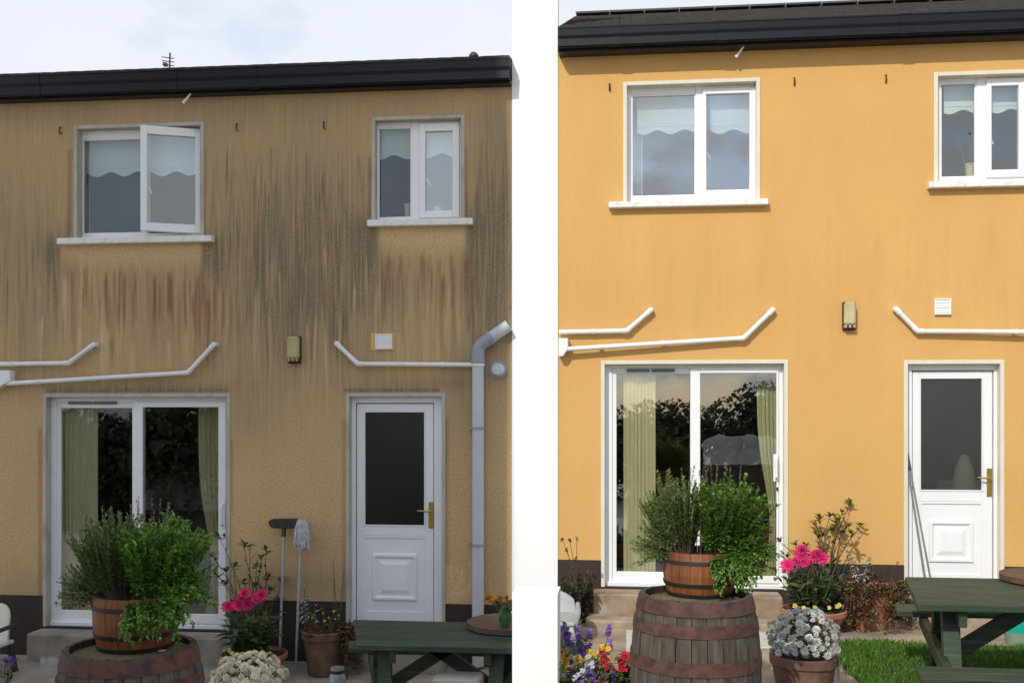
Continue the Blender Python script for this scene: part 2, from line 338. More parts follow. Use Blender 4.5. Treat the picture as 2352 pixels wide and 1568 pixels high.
# ================================================================== HOUSES
def stain_left(px, py, rng):
    H = px.shape; dirt = np.zeros(H); rust = np.zeros(H); pale = np.zeros(H)
    def blob(a, cx, cy, sx, sy, k): a += k*np.exp(-((px-cx)/sx)**2-((py-cy)/sy)**2)
    def drip(a, cx, y0, y1, w, k):
        t = np.clip((py-y0)/(y1-y0), 0, 1); inside = (py > y0) & (py < y1)
        wob = cx+1.5*np.sin(py/37+cx)
        a += np.where(inside, k*np.exp(-((px-wob)/w)**2)*np.minimum(1, t*6)*(1-t)**.6, 0)
    # broad grey weathering
    dirt += .27*np.clip((py-215)/60, 0, 1)*np.clip((1330-py)/300, .35, 1)
    blob(dirt, 650, 560, 210, 300, .38); blob(dirt, 1140, 430, 70, 260, .40); blob(dirt, 800, 640, 80, 190, .30)
    blob(dirt, 130, 575, 45, 45, .5); blob(dirt, 488, 590, 30, 60, .5); blob(dirt, 842, 560, 28, 70, .6); blob(dirt, 1092, 545, 24, 60, .55)
    blob(dirt, 60, 560, 110, 260, .22); blob(dirt, 300, 250, 500, 45, .16); blob(dirt, 900, 235, 400, 40, .14)
    blob(dirt, 560, 950, 90, 90, .28); blob(dirt, 700, 1340, 160, 45, .38); blob(dirt, 40, 1350, 60, 40, .2); blob(dirt, 1060, 880, 60, 160, .25)
    blob(dirt, 1140, 640, 60, 160, .4); blob(dirt, 960, 880, 150, 16, .35); blob(dirt, 310, 885, 210, 16, .4); blob(dirt, 650, 700, 90, 90, .18)
    for _ in range(260):
        x = rng.gauss(665, 115); y0 = rng.uniform(320, 760); drip(dirt, x, y0, y0+rng.uniform(80, 330), rng.uniform(.9, 2.8), rng.uniform(.06, .30))
    for _ in range(90):
        x = rng.uniform(0, 180); y0 = rng.uniform(380, 720); drip(dirt, x, y0, y0+rng.uniform(80, 320), rng.uniform(1.2, 4), rng.uniform(.06, .28))
    for _ in range(80):
        x = rng.uniform(1060, 1180); y0 = rng.uniform(300, 700); drip(dirt, x, y0, y0+rng.uniform(80, 280), rng.uniform(1.2, 4), rng.uniform(.1, .36))
    for _ in range(70):
        x = rng.uniform(120, 500); y0 = rng.uniform(585, 680); drip(dirt if rng.random() < .55 else rust, x, y0, y0+rng.uniform(70, 260), rng.uniform(1.8, 5), rng.uniform(.12, .40))
    for _ in range(26):
        x = rng.uniform(190, 470); y0 = rng.uniform(590, 680); drip(rust, x, y0, y0+rng.uniform(60, 180), rng.uniform(1.8, 3.4), rng.uniform(.55, .95))
    for _ in range(90):
        x = rng.uniform(855, 1090); y0 = rng.uniform(565, 640); drip(dirt if rng.random() < .55 else rust, x, y0, y0+rng.uniform(60, 220), rng.uniform(1.8, 5), rng.uniform(.12, .38))
    for x, y0, y1, w, k in ((272, 690, 760, 3, .8), (256, 770, 850, 3.4, .9), (366, 640, 750, 3, .8), (386, 620, 720, 2.6, .8), (424, 600, 690, 3, .6), (462, 610, 880, 5, .6),
                            (478, 660, 860, 4, .7), (512, 560, 860, 5, .45), (920, 580, 640, 3, .8), (966, 575, 640, 2.6, .7), (1012, 590, 660, 2.6, .7), (1036, 585, 650, 3, .6), (655, 690, 760, 2, .7)):
        drip(rust, x, y0, y1, w, k)
    for x, y0, y1, w, k in ((683, 400, 600, 1.6, .85), (735, 440, 620, 1.6, .7), (630, 430, 600, 1.6, .7), (822, 530, 720, 3, .6), (808, 560, 740, 3, .6), (775, 500, 700, 2, .5), (590, 500, 720, 2, .5), (545, 480, 700, 2, .4), (1100, 600, 800, 3, .5)):
        drip(dirt, x, y0, y1, w, k)
    for _ in range(150):
        x = rng.uniform(60, 1150); y0 = rng.uniform(560, 780); drip(pale, x, y0, y0+rng.uniform(60, 240), rng.uniform(1.5, 4), rng.uniform(.3, .8))
    for _ in range(150):
        x = rng.uniform(470, 860); y0 = rng.uniform(330, 700); drip(dirt if rng.random() < .7 else rust, x, y0, y0+rng.uniform(40, 200), rng.uniform(1.0, 2.2), rng.uniform(.25, .65))
    for _ in range(30):
        x = rng.uniform(130, 520); y0 = rng.uniform(600, 720); drip(rust, x, y0, y0+rng.uniform(50, 170), rng.uniform(1.0, 2.0), rng.uniform(.4, .85))
    dirt *= 1-.5*np.clip(pale, 0, 1)
    # brown edges along the openings
    for cx, y0, y1, w, k in ((92, 980, 1400, 5, .7), (160, 340, 540, 6, .5), (472, 330, 540, 4, .25), (849, 360, 500, 4, .55), (1070, 340, 500, 5, .3), (790, 960, 1400, 5, .5), (1024, 960, 1300, 7, .55), (532, 1010, 1180, 4, .4)):
        k2 = np.where((py > y0) & (py < y1), k*np.exp(-((px-cx)/w)**2), 0); rust += k2*.6; dirt += k2*.5
    rows = np.clip(1-np.abs(py-896)/9, 0, 1)
    dirt += rows*.75*(((px > 105) & (px < 528)) | ((px > 788) & (px < 1010)))
    # sheltered clean patches under the sills, cleaner lower wall
    for x0, x1, y0, y1 in ((132, 470, 556, 625), (862, 1078, 515, 600)):
        e = np.clip((px-x0)/14, 0, 1)*np.clip((x1-px)/14, 0, 1)*np.clip((py-y0)/3, 0, 1)*np.clip((y1-py)/55, 0, 1)
        dirt *= 1-.92*e; rust *= 1-.9*e; pale += .35*e
    low = np.clip((py-850)/250, 0, 1)*np.clip((1330-py)/120, 0, 1); dirt *= 1-.55*low; pale += .12*low
    # pale scratched scribble beside the downpipe
    def stroke(pts):
        for (xa, ya), (xb, yb) in zip(pts, pts[1:]):
            vx, vy = xb-xa, yb-ya; t = np.clip(((px-xa)*vx+(py-ya)*vy)/(vx*vx+vy*vy), 0, 1)
            dd = np.hypot(px-xa-t*vx, py-ya-t*vy); pale[:] = np.maximum(pale, .95*np.exp(-(dd/3.2)**2))
    stroke([(1036, 1296), (1038, 1330), (1048, 1352), (1058, 1335), (1060, 1308), (1066, 1340), (1076, 1345), (1086, 1316), (1080, 1290)])
    stroke([(1050, 1300), (1056, 1352), (1070, 1356), (1092, 1330)]); stroke([(1036, 1362), (1090, 1360)])
    return np.clip(dirt, 0, .95), np.clip(rust, 0, .9), np.clip(pale, 0, 1)
def stain_right(px, py, rng):
    H = px.shape; dirt = np.zeros(H); pale = np.zeros(H)
    for _ in range(120):
        x = rng.uniform(1290, 2360); y0 = rng.uniform(480, 700); y1 = y0+rng.uniform(60, 260); w = rng.uniform(3, 9)
        t = np.clip((py-y0)/(y1-y0), 0, 1)
        dirt += np.where((py > y0) & (py < y1), rng.uniform(.05, .22)*np.exp(-((px-x)/w)**2)*np.minimum(1, t*4)*(1-t), 0)
    return np.clip(dirt, 0, .5), np.zeros(H), pale
def wall_sheet(name, X0, X1, Z0, Z1, ops, mat, stain, parent, res=(.011, .03)):
    def lines(a, b, step, extra):
        s = list(np.linspace(a, b, int((b-a)/step)+1)); ex = [e for e in extra if a < e < b]
        s = [q for q in s if all(abs(q-e) > step*.4 for e in ex)]+ex
        return np.array(sorted(s))
    xs = lines(X0, X1, res[0], [e for q in ops for e in q[:2]]); zs = lines(Z0, Z1, res[1], [e for q in ops for e in q[2:]])
    gx, gz = np.meshgrid(xs, zs); nx = len(xs)
    px, py = proj(gx, np.zeros_like(gx), gz)
    d, r, p = stain(px, py, random.Random(5))
    cx = (xs[:-1]+xs[1:])/2; cz = (zs[:-1]+zs[1:])/2; keep = np.ones((len(cz), len(cx)), bool)
    for x0, x1, z0, z1 in ops:
        keep &= ~(((cx > x0) & (cx < x1))[None, :] & ((cz > z0) & (cz < z1))[:, None])
    jj, ii = np.nonzero(keep); a = jj*nx+ii
    quads = np.stack([a, a+1, a+nx+1, a+nx], 1)
    me = bpy.data.meshes.new(name)
    co = np.stack([gx.ravel(), np.zeros(gx.size), gz.ravel()], 1)
    me.vertices.add(len(co)); me.vertices.foreach_set('co', co.ravel().astype(np.float32))
    me.loops.add(quads.size); me.loops.foreach_set('vertex_index', quads.ravel().astype(np.int32))
    me.polygons.add(len(quads)); me.polygons.foreach_set('loop_start', np.arange(0, quads.size, 4, dtype=np.int32))
    me.update(); me.validate()
    for nm, arr in (('dirt', d), ('rust', r), ('pale', p)):
        at = me.attributes.new(nm, 'FLOAT', 'POINT'); at.data.foreach_set('value', arr.ravel().astype(np.float32))
    me.materials.append(mat)
    o = bpy.data.objects.new(name, me); C.objects.link(o); o.parent = parent; o.location = -WL[parent]; WL[o] = Vector((0,0,0)); return o

REC = .085     # frames sit this far behind the wall face
def surround(r, parent, mat, band=.030, sides='lrt', deep=.16):
    """plaster band round an opening and the reveal behind it"""
    x0,x1,z0,z1 = r; mb = MB(); t = .010
    mb.box(x0-band,x0+.004,-t,deep,z0,z1+band); mb.box(x1-.004,x1+band,-t,deep,z0,z1+band); mb.box(x0+.004,x1-.004,-t,deep,z1-.004,z1+band)
    return mb.build('surround', mat, parent, bevel=.003)
def room(r, parent, mat, deep, grow=.35, floor=None):
    x0,x1,z0,z1 = r; x0-=grow; x1+=grow; z1+=grow*.6; z0 = floor if floor is not None else z0-grow
    mb = MB(); y0=.17
    mb.add([(x0,y0,z0),(x1,y0,z0),(x1,y0,z1),(x0,y0,z1),(x0,deep,z0),(x1,deep,z0),(x1,deep,z1),(x0,deep,z1)],[(4,5,6,7),(0,4,7,3),(1,2,6,5),(0,1,5,4),(3,7,6,2)])
    X0,X1,Z0,Z1 = r            # the inner side of the outer wall, round the opening
    mb.add([(x0,y0,z0),(X0,y0,z0),(X0,y0,z1),(x0,y0,z1)],[(0,1,2,3)]); mb.add([(X1,y0,z0),(x1,y0,z0),(x1,y0,z1),(X1,y0,z1)],[(0,1,2,3)])
    mb.add([(X0,y0,Z1),(X1,y0,Z1),(X1,y0,z1),(X0,y0,z1)],[(0,1,2,3)])
    if z0 < Z0-.01: mb.add([(X0,y0,z0),(X1,y0,z0),(X1,y0,Z0),(X0,y0,Z0)],[(0,1,2,3)])
    return mb.build('room', mat, parent)
def pane(r, y, parent, mat, t=.006):
    mb = MB(); mb.box(r[0]-.004,r[1]+.004,y,y+t,r[2]-.004,r[3]+.004); return mb.build('pane', mat, parent)
def sill(r, parent):
    x0,x1,z0,z1 = r; mb = MB(); mb.prismx([(-.075,z0),(-.075,z1-.008),(.10,z1+.006),(.10,z0)], x0, x1); return mb.build('sill', sillm, parent, bevel=.006)
def blind(label, x0, x1, ztop, zbot, y, amp, lam, ph=0, group=None, hole=None):
    """roller blind with a scalloped hem, slightly thick cloth"""
    n = int((x1-x0)/.012); mb = MB(); vs = []
    for k in range(n+1):
        x = x0+(x1-x0)*k/n; s = math.sin(2*math.pi*(x-x0)/lam+ph); zb = zbot+amp*s
        zm = zbot+amp*2.6
        for yy in (y, y+.004): vs += [(x,yy,zb),(x,yy,zm),(x,yy,ztop)]
    fs = []
    for k in range(n):
        a = k*6; b = a+6
        fs += [(a,b,b+1,a+1),(a+1,b+1,b+2,a+2),(a+3,a+4,b+4,b+3),(a+4,a+5,b+5,b+4),(a,a+3,b+3,b),(a+2,b+2,b+5,a+5)]
    mb.add(vs, fs); mb.box(x0,x1,y-.004,y+.012,zbot+amp*2.6,zbot+amp*2.6+.012)
    o = mb.build('roller_blind', blindm, loc=((x0+x1)/2,y,ztop)); return tag(o, label, 'blind', group)
def curtain(label, x0, x1, z0, z1, y, mat, folds=7, amp=.018, tie=None, group=None, x0b=None, x1b=None):
    """hanging cloth with folds; tie = height at which it is gathered"""
    mb = MB(); nu = folds*8; nv = 24; vs = []
    for j in range(nv+1):
        t = j/nv; z = z0+(z1-z0)*t
        a, b = x0, x1
        if tie is not None:
            k = math.exp(-((z-tie)/.55)**2); a = x0+(x1-x0)*.52*k if z > tie else x0+(x1-x0)*(.52*k+.0)
        for i in range(nu+1):
            u = i/nu; vs.append((a+(b-a)*u, y+amp*math.sin(2*math.pi*folds*u)+.01*math.sin(u*9+t*3), z))
    fs = [(j*(nu+1)+i, j*(nu+1)+i+1, (j+1)*(nu+1)+i+1, (j+1)*(nu+1)+i) for j in range(nv) for i in range(nu)]
    mb.add(vs, fs); o = mb.build('curtain', mat, loc=((x0+x1)/2,y,z1), smooth=True); return tag(o, label, 'curtain', group)

def upper_window(H, out, frame, mull, lp, rp, sash, sillr, srm, rm, open_angle=0, glass=None):
    """two-light window: px rects. out opening, frame, mullion x pair, left pane, right pane, right sash"""
    ro = rect(*out); rf = rect(*frame, -REC)
    y0, y1 = REC, REC+.06
    wl = rect(*lp, -REC); wr = rect(*rp, -REC); rs = rect(*sash, -REC)
    m0, m1 = P(mull[0], out[3]-100, -REC).x, P(mull[1], out[3]-100, -REC).x
    mb = MB(); fr = (ro[0]-.002, ro[1]+.002, ro[2]-.01, ro[3]+.002)
    mb.box(fr[0], wl[0], y0, y1, fr[2], fr[3]); mb.box(wl[0], m0, y0, y1, fr[2], wl[2]); mb.box(wl[0], m0, y0, y1, wl[3], fr[3])
    mb.box(m0, m1, y0-.004, y1, fr[2], fr[3]); mb.box(m1, rs[1], y0, y1, fr[2], rs[2]); mb.box(m1, rs[1], y0, y1, rs[3], fr[3]); mb.box(rs[1], fr[1], y0, y1, fr[2], fr[3])
    w = mb.build('window', upvc, H, loc=((ro[0]+ro[1])/2, REC, ro[2]), bevel=.004)
    mb = MB(); b = .012; mb.frame((wl[0]-.001, m0+.001, wl[2]-.001, wl[3]+.001), b, y0+.006, y0+.03); mb.build('glazing_bead', upvc, w)
    pane((wl[0]+b, m0-b, wl[2]+b, wl[3]-b), y0+.02, w, glass)
    # opening sash
    mb = MB(); sx0, sx1 = m1-.012, rs[1]+.012
    mb.frame((sx0, sx1, rs[2]-.012, rs[3]+.012), (wr[0]-sx0, sx1-wr[1], wr[2]-rs[2]+.012, rs[3]-wr[3]+.012), y0-.022, y0+.03)
    s = mb.build('sash', upvc, w, loc=(sx1, y0-.0, rs[2]), bevel=.004)
    pn = MB(); pn.box(wr[0]-.004, wr[1]+.004, y0+.002, y0+.008, wr[2]-.004, wr[3]+.004)
    p = pn.build('pane', glass, w, loc=(sx1, y0, rs[2]))
    hb = MB(); hx = wr[0]-.012; hz = (wr[2]*.55+wr[3]*.45)
    hb.box(hx-.010, hx+.010, y0+.03, y0+.045, hz-.04, hz+.04); hb.bar((hx, y0+.05, hz), (hx+.05, y0+.055, hz-.085), .016, .014)
    h = hb.build('handle', ventm, w, loc=(sx1, y0, rs[2]), bevel=.002)
    if open_angle:
        for q in (s, p, h): q.rotation_euler = (0, 0, open_angle)
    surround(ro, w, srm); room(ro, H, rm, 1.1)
    sill(rect(*sillr, .07), w)
    return w, ro

def patio_door(H, out, frame_l, frame_r, top, bot, lp, st, rp, srm):
    ro = rect(*out); y0, y1 = REC, REC+.07
    a = rect(*lp, -REC); b = rect(*rp, -REC)
    m0, m1 = P(st[0], 1100, -REC).x, P(st[1], 1100, -REC).x
    zb = ro[2]; mb = MB()
    mb.frame((ro[0]-.002, ro[1]+.002, zb-.005, ro[3]+.002), (a[0]-ro[0]-.035, .045, .06, ro[3]-a[3]-.05), y0, y1)
    mb.box(ro[0], ro[1], y0-.03, y1, zb-.005, zb+.035)
    w = mb.build('patio_door', upvc, H, loc=((ro[0]+ro[1])/2, y0, zb), bevel=.004)
    mb = MB(); mb.frame((a[0]-.037, m1, zb+.05, ro[3]-(ro[3]-a[3]-.052)), (.037, m1-m0, a[2]-zb-.05, .052), y0+.012, y0+.05); mb.build('fixed_sash', upvc, w, bevel=.004)
    mb = MB(); mb.frame((m0-.002, ro[1]-.04, zb+.045, b[3]+.05), (b[0]-m0+.002, ro[1]-.04-b[1], b[2]-zb-.045, .05), y0-.018, y0+.010); mb.build('sliding_sash', upvc, w, bevel=.004)
    pane((a[0], m0, a[2], a[3]), y0+.03, w, glass_pat); pane((b[0], b[1], b[2], b[3]), y0-.006, w, glass_pat)
    mb = MB(); z = ro[3]-.055; x0 = a[0]+.09; L_ = (m0-a[0])*.68
    for k in range(2):
        mb.box(x0+k*L_/2, x0+k*L_/2+L_/2-.02, y0-.010, y0+.01, z-.014, z+.012)
    mb.build('trickle_vent', M('grey_vent', [(.10, .10, .10), (.16, .16, .15)], 5, rough=.6), w)
    hx = ro[1]-.065; hz = zb+1.06; mb = MB()
    mb.box(hx-.022, hx+.022, y0-.030, y0-.018, hz-.12, hz+.12); mb.tube([(hx, y0-.03, hz-.10), (hx, y0-.065, hz-.08), (hx, y0-.065, hz+.08), (hx, y0-.03, hz+.10)], .011, 8)
    mb.build('handle', ventm, w, bevel=.003)
    mb = MB(); mb.lathe([(0, 0), (.010, 0), (.010, .012), (0, .012)], (0, 0, 0), 10)
    mb.v = [(hx+.012+v[0]*.9, y0-.02-v[2], hz-.185+v[1]*1.8) for v in mb.v]; mb.build('lock', darkmetal, w)
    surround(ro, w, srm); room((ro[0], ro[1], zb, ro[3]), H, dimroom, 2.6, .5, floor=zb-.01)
    return w, ro

def back_door(H, out, leaf, panepx, hpx, bot, srm, right_shift=0):
    ro = rect(*out); ro = (ro[0], ro[1], ro[2]-.03, ro[3]); y0 = REC; pr = rect(*panepx, -REC); lf = rect(*leaf, -REC)
    mb = MB(); mb.frame((ro[0]-.002, ro[1]+.002, ro[2], ro[3]+.002), (lf[0]-ro[0], ro[1]-lf[1], .05, ro[3]-lf[3]), y0-.012, y0+.07)
    w = mb.build('door_frame', upvc, H, loc=((ro[0]+ro[1])/2, y0, ro[2]), bevel=.004)
    g_ = .006; x0,x1,z0,z1 = lf[0]+g_, lf[1]-g_, ro[2]+.056, lf[3]-g_; mid = pr[2]-.09
    mb = MB(); mb.box(x0, pr[0]-.0, y0, y0+.05, z0, z1); mb.box(pr[1], x1, y0, y0+.05, z0, z1); mb.box(pr[0], pr[1], y0, y0+.05, pr[3], z1); mb.box(pr[0], pr[1], y0, y0+.05, mid, pr[2])
    d = mb.build('door', upvc, H, loc=(x1, y0, z0), bevel=.004)
    mb = MB(); mb.box(pr[0], pr[1], y0+.012, y0+.04, z0, mid); mb.frame((pr[0], pr[1], z0, mid), (.018, .018, .10, .018), y0+.002, y0+.012)
    px0, px1, pz0, pz1 = pr[0]+.075, pr[1]-.03-.045, z0+.20, mid-.16
    q = []                  # raised moulding and bevelled field
    for ins, yy in ((0, y0+.012), (.012, y0-.008), (.03, y0-.008), (.045, y0+.010), (.06, y0+.010), (.10, y0-.004)):
        q.append([(px0+ins, yy, pz0+ins), (px1-ins, yy, pz0+ins), (px1-ins, yy, pz1-ins), (px0+ins, yy, pz1-ins)])
    vs = [p for r_ in q for p in r_]; fs = []
    for k in range(len(q)-1):
        for i in range(4): fs.append((k*4+i, k*4+(i+1)%4, (k+1)*4+(i+1)%4, (k+1)*4+i))
    fs.append(tuple((len(q)-1)*4+i for i in range(4))); mb.add(vs, fs); mb.build('door_panel', upvc, d)
    mb = MB(); mb.frame((pr[0]-.001, pr[1]+.001, pr[2]-.001, pr[3]+.001), .012, y0-.006, y0+.02); mb.build('glazing_bead', upvc, d, bevel=.003)
    pane((pr[0]+.01, pr[1]-.01, pr[2]+.01, pr[3]-.01), y0+.014, d, GLASS('dark_door_glass', .045, (.45, .47, .44), .3, .4) if srm is cream_dirty else glass_obs)
    hx, hz = P(hpx[0], hpx[1], -REC).x, P(hpx[0], hpx[1], -REC).z
    mb = MB(); mb.box(hx-.021, hx+.021, y0-.012, y0+.002, hz-.125, hz+.115)
    mb.tube([(hx, y0-.01, hz+.03), (hx, y0-.05, hz+.03), (hx-.02, y0-.058, hz+.032), (hx-.115, y0-.055, hz+.038)], [.010, .010, .009, .007], 8); mb.build('handle', brass, d, bevel=.002)
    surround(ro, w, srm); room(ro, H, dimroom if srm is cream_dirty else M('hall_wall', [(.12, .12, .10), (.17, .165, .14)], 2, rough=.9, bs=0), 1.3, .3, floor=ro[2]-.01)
    return d, ro

def eaves(H, X0, X1, zs, gtop, pitch, ridge_r, dg, jx, nose):
    """soffit, fascia, gutter with joints, roof deck; zs = soffit height, gtop = gutter rim height, dg = gutter front distance"""
    mb = MB(); mb.box(X0, X1, -dg+.10, .06, zs, zs+.02); mb.build('soffit', fasc, H)
    mb = MB(); mb.box(X0, X1, -dg+.076, -dg+.10, zs-.006, gtop+.02); mb.build('fascia', gutm, H, bevel=.003)
    y = -dg; zb = zs+.012; t = gtop-zb
    pf = [(y+.074, gtop-.004), (y+.074, zb+.03), (y+.066, zb+.008), (y+.05, zb), (y+.024, zb), (y+.013, zb+.012), (y+.014, zb+t*.42), (y+.004, zb+t*.58), (y+.002, gtop-.014), (y-.004, gtop-.012), (y-.004, gtop), (y+.012, gtop), (y+.014, gtop-.02), (y+.02, zb+t*.5), (y+.026, zb+.016), (y+.05, zb+.006), (y+.068, zb+.03), (y+.068, gtop-.004)]
    mb = MB(); mb.prismx(pf, X0, X1); gu = mb.build('gutter', gutm, H, bevel=0)
    for x in jx:
        mb = MB(); q = [(a-.006 if a < y+.05 else a, b-.004 if b < zb+.04 else b) for a, b in pf[:11]]+[(y+.012, gtop+.004), (y+.07, gtop+.004)]
        mb.prismx(q, x-.045, x+.045); mb.build('gutter_joint', gutm, gu)
    # deck under the tiles
    ze = gtop-.012; tp = math.tan(pitch); Rr = ridge_r+.2
    mb = MB(); y0 = -dg+.05
    mb.prismx([(y0, ze), (ridge_r, ze+tp*(ridge_r-y0)), (2*ridge_r-y0, ze), (2*ridge_r-y0, ze-.12), (y0+.06, ze-.03)], X0, X1); rf = mb.build('roof', fasc, H)
    return rf, y0, ze, tp
def tiles(H, rf, X0, X1, y0, ze, pitch, courses, w=.265, gauge=.30, first=0):
    c, s = math.cos(pitch), math.sin(pitch)
    mb = MB(); hw = w/2-.002; Lt = gauge+.075; pro = [(-hw, .004), (-hw, .020), (-hw*.5, .0225), (0, .021), (hw*.5, .0225), (hw, .020), (hw, .004)]
    n = len(pro); vs = [(a, 0, b) for a, b in pro]+[(a, Lt, b-.014) for a, b in pro]
    mb.add(vs, [tuple(range(n)), tuple(range(2*n-1, n-1, -1))]+[(i, i+n, (i+1)%n+n, (i+1)%n) for i in range(n)])
    me = mesh_only(mb, 'roof_tile', tilem)
    for k in range(first, first+courses):
        nt_ = int((X1-X0)/w)
        for i in range(nt_):
            x = X0+w*(i+.5); yy = y0-.035+c*gauge*k; zz = ze+.004+(yy-y0)*math.tan(pitch)+.016
            q = Matrix.Rotation(pitch+R.uniform(-.006, .006), 3, 'X') @ Matrix.Rotation(R.uniform(-.008, .008), 3, 'Y')
            put('roof_tile', me, rf, (x, yy, zz), q.to_quaternion())
def ridge(H, rf, X0, X1, y, z, w=.40, first=None):
    mb = MB(); n = 8; vs = []
    for x in (-w/2+.006, w/2-.006):
        for k in range(n+1):
            a = math.pi*k/n; vs.append((x, -.12*math.cos(a), .05*math.sin(a)-.01))
        for k in range(n+1):
            a = math.pi*k/n; vs.append((x, -.10*math.cos(a), .035*math.sin(a)-.01))
    m = 2*(n+1); fs = []
    for k in range(n):
        fs += [(k, k+1, m+k+1, m+k), (n+1+k, m+n+1+k, m+n+2+k, n+2+k), (k, n+1+k, n+2+k, k+1), (m+k, m+k+1, m+n+2+k, m+n+1+k)]
    mb.add(vs, fs); me = mesh_only(mb, 'ridge_tile', tilem)
    jb = MB(); jb.tube([(-.008, 0, 0), (.008, 0, 0)], .100, 12); jb.v = [(a, b*1.15, c*.52) for a, b, c in jb.v]; jm = mesh_only(jb, 'mortar_joint', mortar)
    x = X0
    while x < X1:
        t = put('ridge_tile', me, rf, (x+w/2, y, z)); put('mortar_joint', jm, rf, (x+w, y, z-.005)); x += w

# ---------------- stained house
XL0 = -7.2
HL = thing('house', 'two-storey house with ochre roughcast wall streaked by black and red dirt', 'house', (-3, 0, GL), 'terraced houses')
w1, r1 = upper_window(HL, (177, 291, 462, 545), (177, 300, 462, 541), (327, 339), (188, 318, 327, 536), (350, 318, 450, 518), (339, 302, 458, 534), (130, 541, 486, 557), cream_dirty, blueroom, math.radians(22), glass_up)
w2, r2 = upper_window(HL, (861, 273, 1060, 505), (861, 280, 1060, 502), (945, 968), (868, 292, 945, 500), (978, 302, 1040, 484), (968, 286, 1053, 497), (843, 500, 1085, 517), cream_dirty, blueroom, 0, glass_up)
pd, r3 = patio_door(HL, (106, 910, 522, 1442), 130, 522, 905, 1440, (137, 936, 306, 1402), (306, 329), (329, 934, 503, 1407), cream_dirty)
bd, r4 = back_door(HL, (802, 909, 1016, 1440), (818, 925, 997, 1440), (836, 943, 977, 1207), (990, 1180), 1440, cream_dirty)
XLr = P(1176, 600).x
zsL = P(588, 203, .2).z; gtL = P(588, 152, .2).z
wall_sheet('wall', XL0, XLr, P(588, 1376).z, zsL+.05, [r1, r2, r3, r4], wallL, stain_left, HL)
mb = MB(); zpl = P(588, 1376).z
for a, b in ((XL0, r3[0]-.03), (r3[1]+.03, r4[0]-.03), (r4[1]+.03, XLr)): mb.box(a, b, -.014, .1, -.05, zpl)
mb.box(r3[0]-.03, r3[1]+.03, -.0, .1, -.05, r3[2]); mb.box(r4[0]-.03, r4[1]+.03, -.0, .1, -.05, r4[2])
mb.build('plinth', plinthm, HL)
mb = MB(); mb.add([(XL0,.2,0),(XLr-.01,.2,0),(XLr-.01,6,0),(XL0,6,0),(XL0,.2,zsL),(XLr-.01,.2,zsL),(XLr-.01,6,zsL),(XL0,6,zsL)], [(1,2,6,5),(2,3,7,6),(3,0,4,7)]); mb.build('rear_wall', wallL, HL)
XLe = -.004
rfL, yL, zeL, _ = eaves(HL, XL0, XLe, zsL, gtL, math.radians(13), 3.0, .2, [P(x, 180, .2).x for x in (80, 395, 580, 1040)], 0)
tiles(HL, rfL, XLe-26*.265, XLe, yL, zeL, math.radians(13), 2)

# ---------------- orange house
XRl, XR1 = P(1281, 600).x, 6.6
HR = thing('house', 'two-storey house with freshly painted plain orange wall in sunlight', 'house', (3, 0, GR), 'terraced houses')
w3, r5 = upper_window(HR, (1439, 191, 1738, 465), (1439, 200, 1738, 462), (1598, 1617), (1450, 216, 1598, 450), (1622, 216, 1721, 436), (1617, 206, 1733, 455), (1398, 457, 1765, 473), cream, blueroom, 0, GLASS('sunny_window_glass', .26, (.93, .965, .965), 0, .05))
w4, r6 = upper_window(HR, (2153, 170, 2400, 415), (2153, 180, 2400, 412), (2242, 2268), (2160, 190, 2242, 407), (2276, 198, 2338, 390), (2268, 184, 2352, 404), (2134, 411, 2420, 428), cream, blueroom, 0, glass_up)
pd2, r7 = patio_door(HR, (1388, 834, 1802, 1350), 1410, 1800, 828, 1350, (1416, 858, 1588, 1313), (1586, 1608), (1608, 856, 1783, 1320), cream)
bd2, r8 = back_door(HR, (2084, 834, 2298, 1355), (2095, 850, 2281, 1355), (2112, 866, 2258, 1127), (2272, 1105), 1355, cream)
zsR = P(1700, 95, .245).z; gtR = P(1700, 46, .245).z
wall_sheet('wall', XRl, XR1, P(1764, 1291).z, zsR+.05, [r5, r6, r7, r8], wallR, stain_right, HR, (.02, .04))
mb = MB(); zpr = P(1764, 1291).z
for a, b in ((XRl, r7[0]-.03), (r7[1]+.03, r8[0]-.03), (r8[1]+.03, XR1)): mb.box(a, b, -.014, .1, GR-.05, zpr)
mb.box(r7[0]-.03, r7[1]+.03, -.0, .1, GR-.05, r7[2]); mb.box(r8[0]-.03, r8[1]+.03, -.0, .1, GR-.05, r8[2])
mb.build('plinth', plinthm, HR)
mb = MB(); mb.add([(XRl+.01,.2,0),(XR1,.2,0),(XR1,6,0),(XRl+.01,6,0),(XRl+.01,.2,zsR),(XR1,.2,zsR),(XR1,6,zsR),(XRl+.01,6,zsR)], [(1,2,6,5),(2,3,7,6),(3,0,4,7)]); mb.build('rear_wall', wallR, HR)
XRe = P(1281, 100, .245).x
rfR, yR, zeR, tpR = eaves(HR, XRe, XR1, zsR, gtR, math.radians(22), 3.0, .245, [P(x, 80, .245).x for x in (1418, 1660, 2080)], 0)
tiles(HR, rfR, XRe, XR1, yR, zeR, math.radians(22), 11)
ridge(HR, rfR, XRe, XR1, 3.0, zeR+tpR*(3.0-yR)+.03)

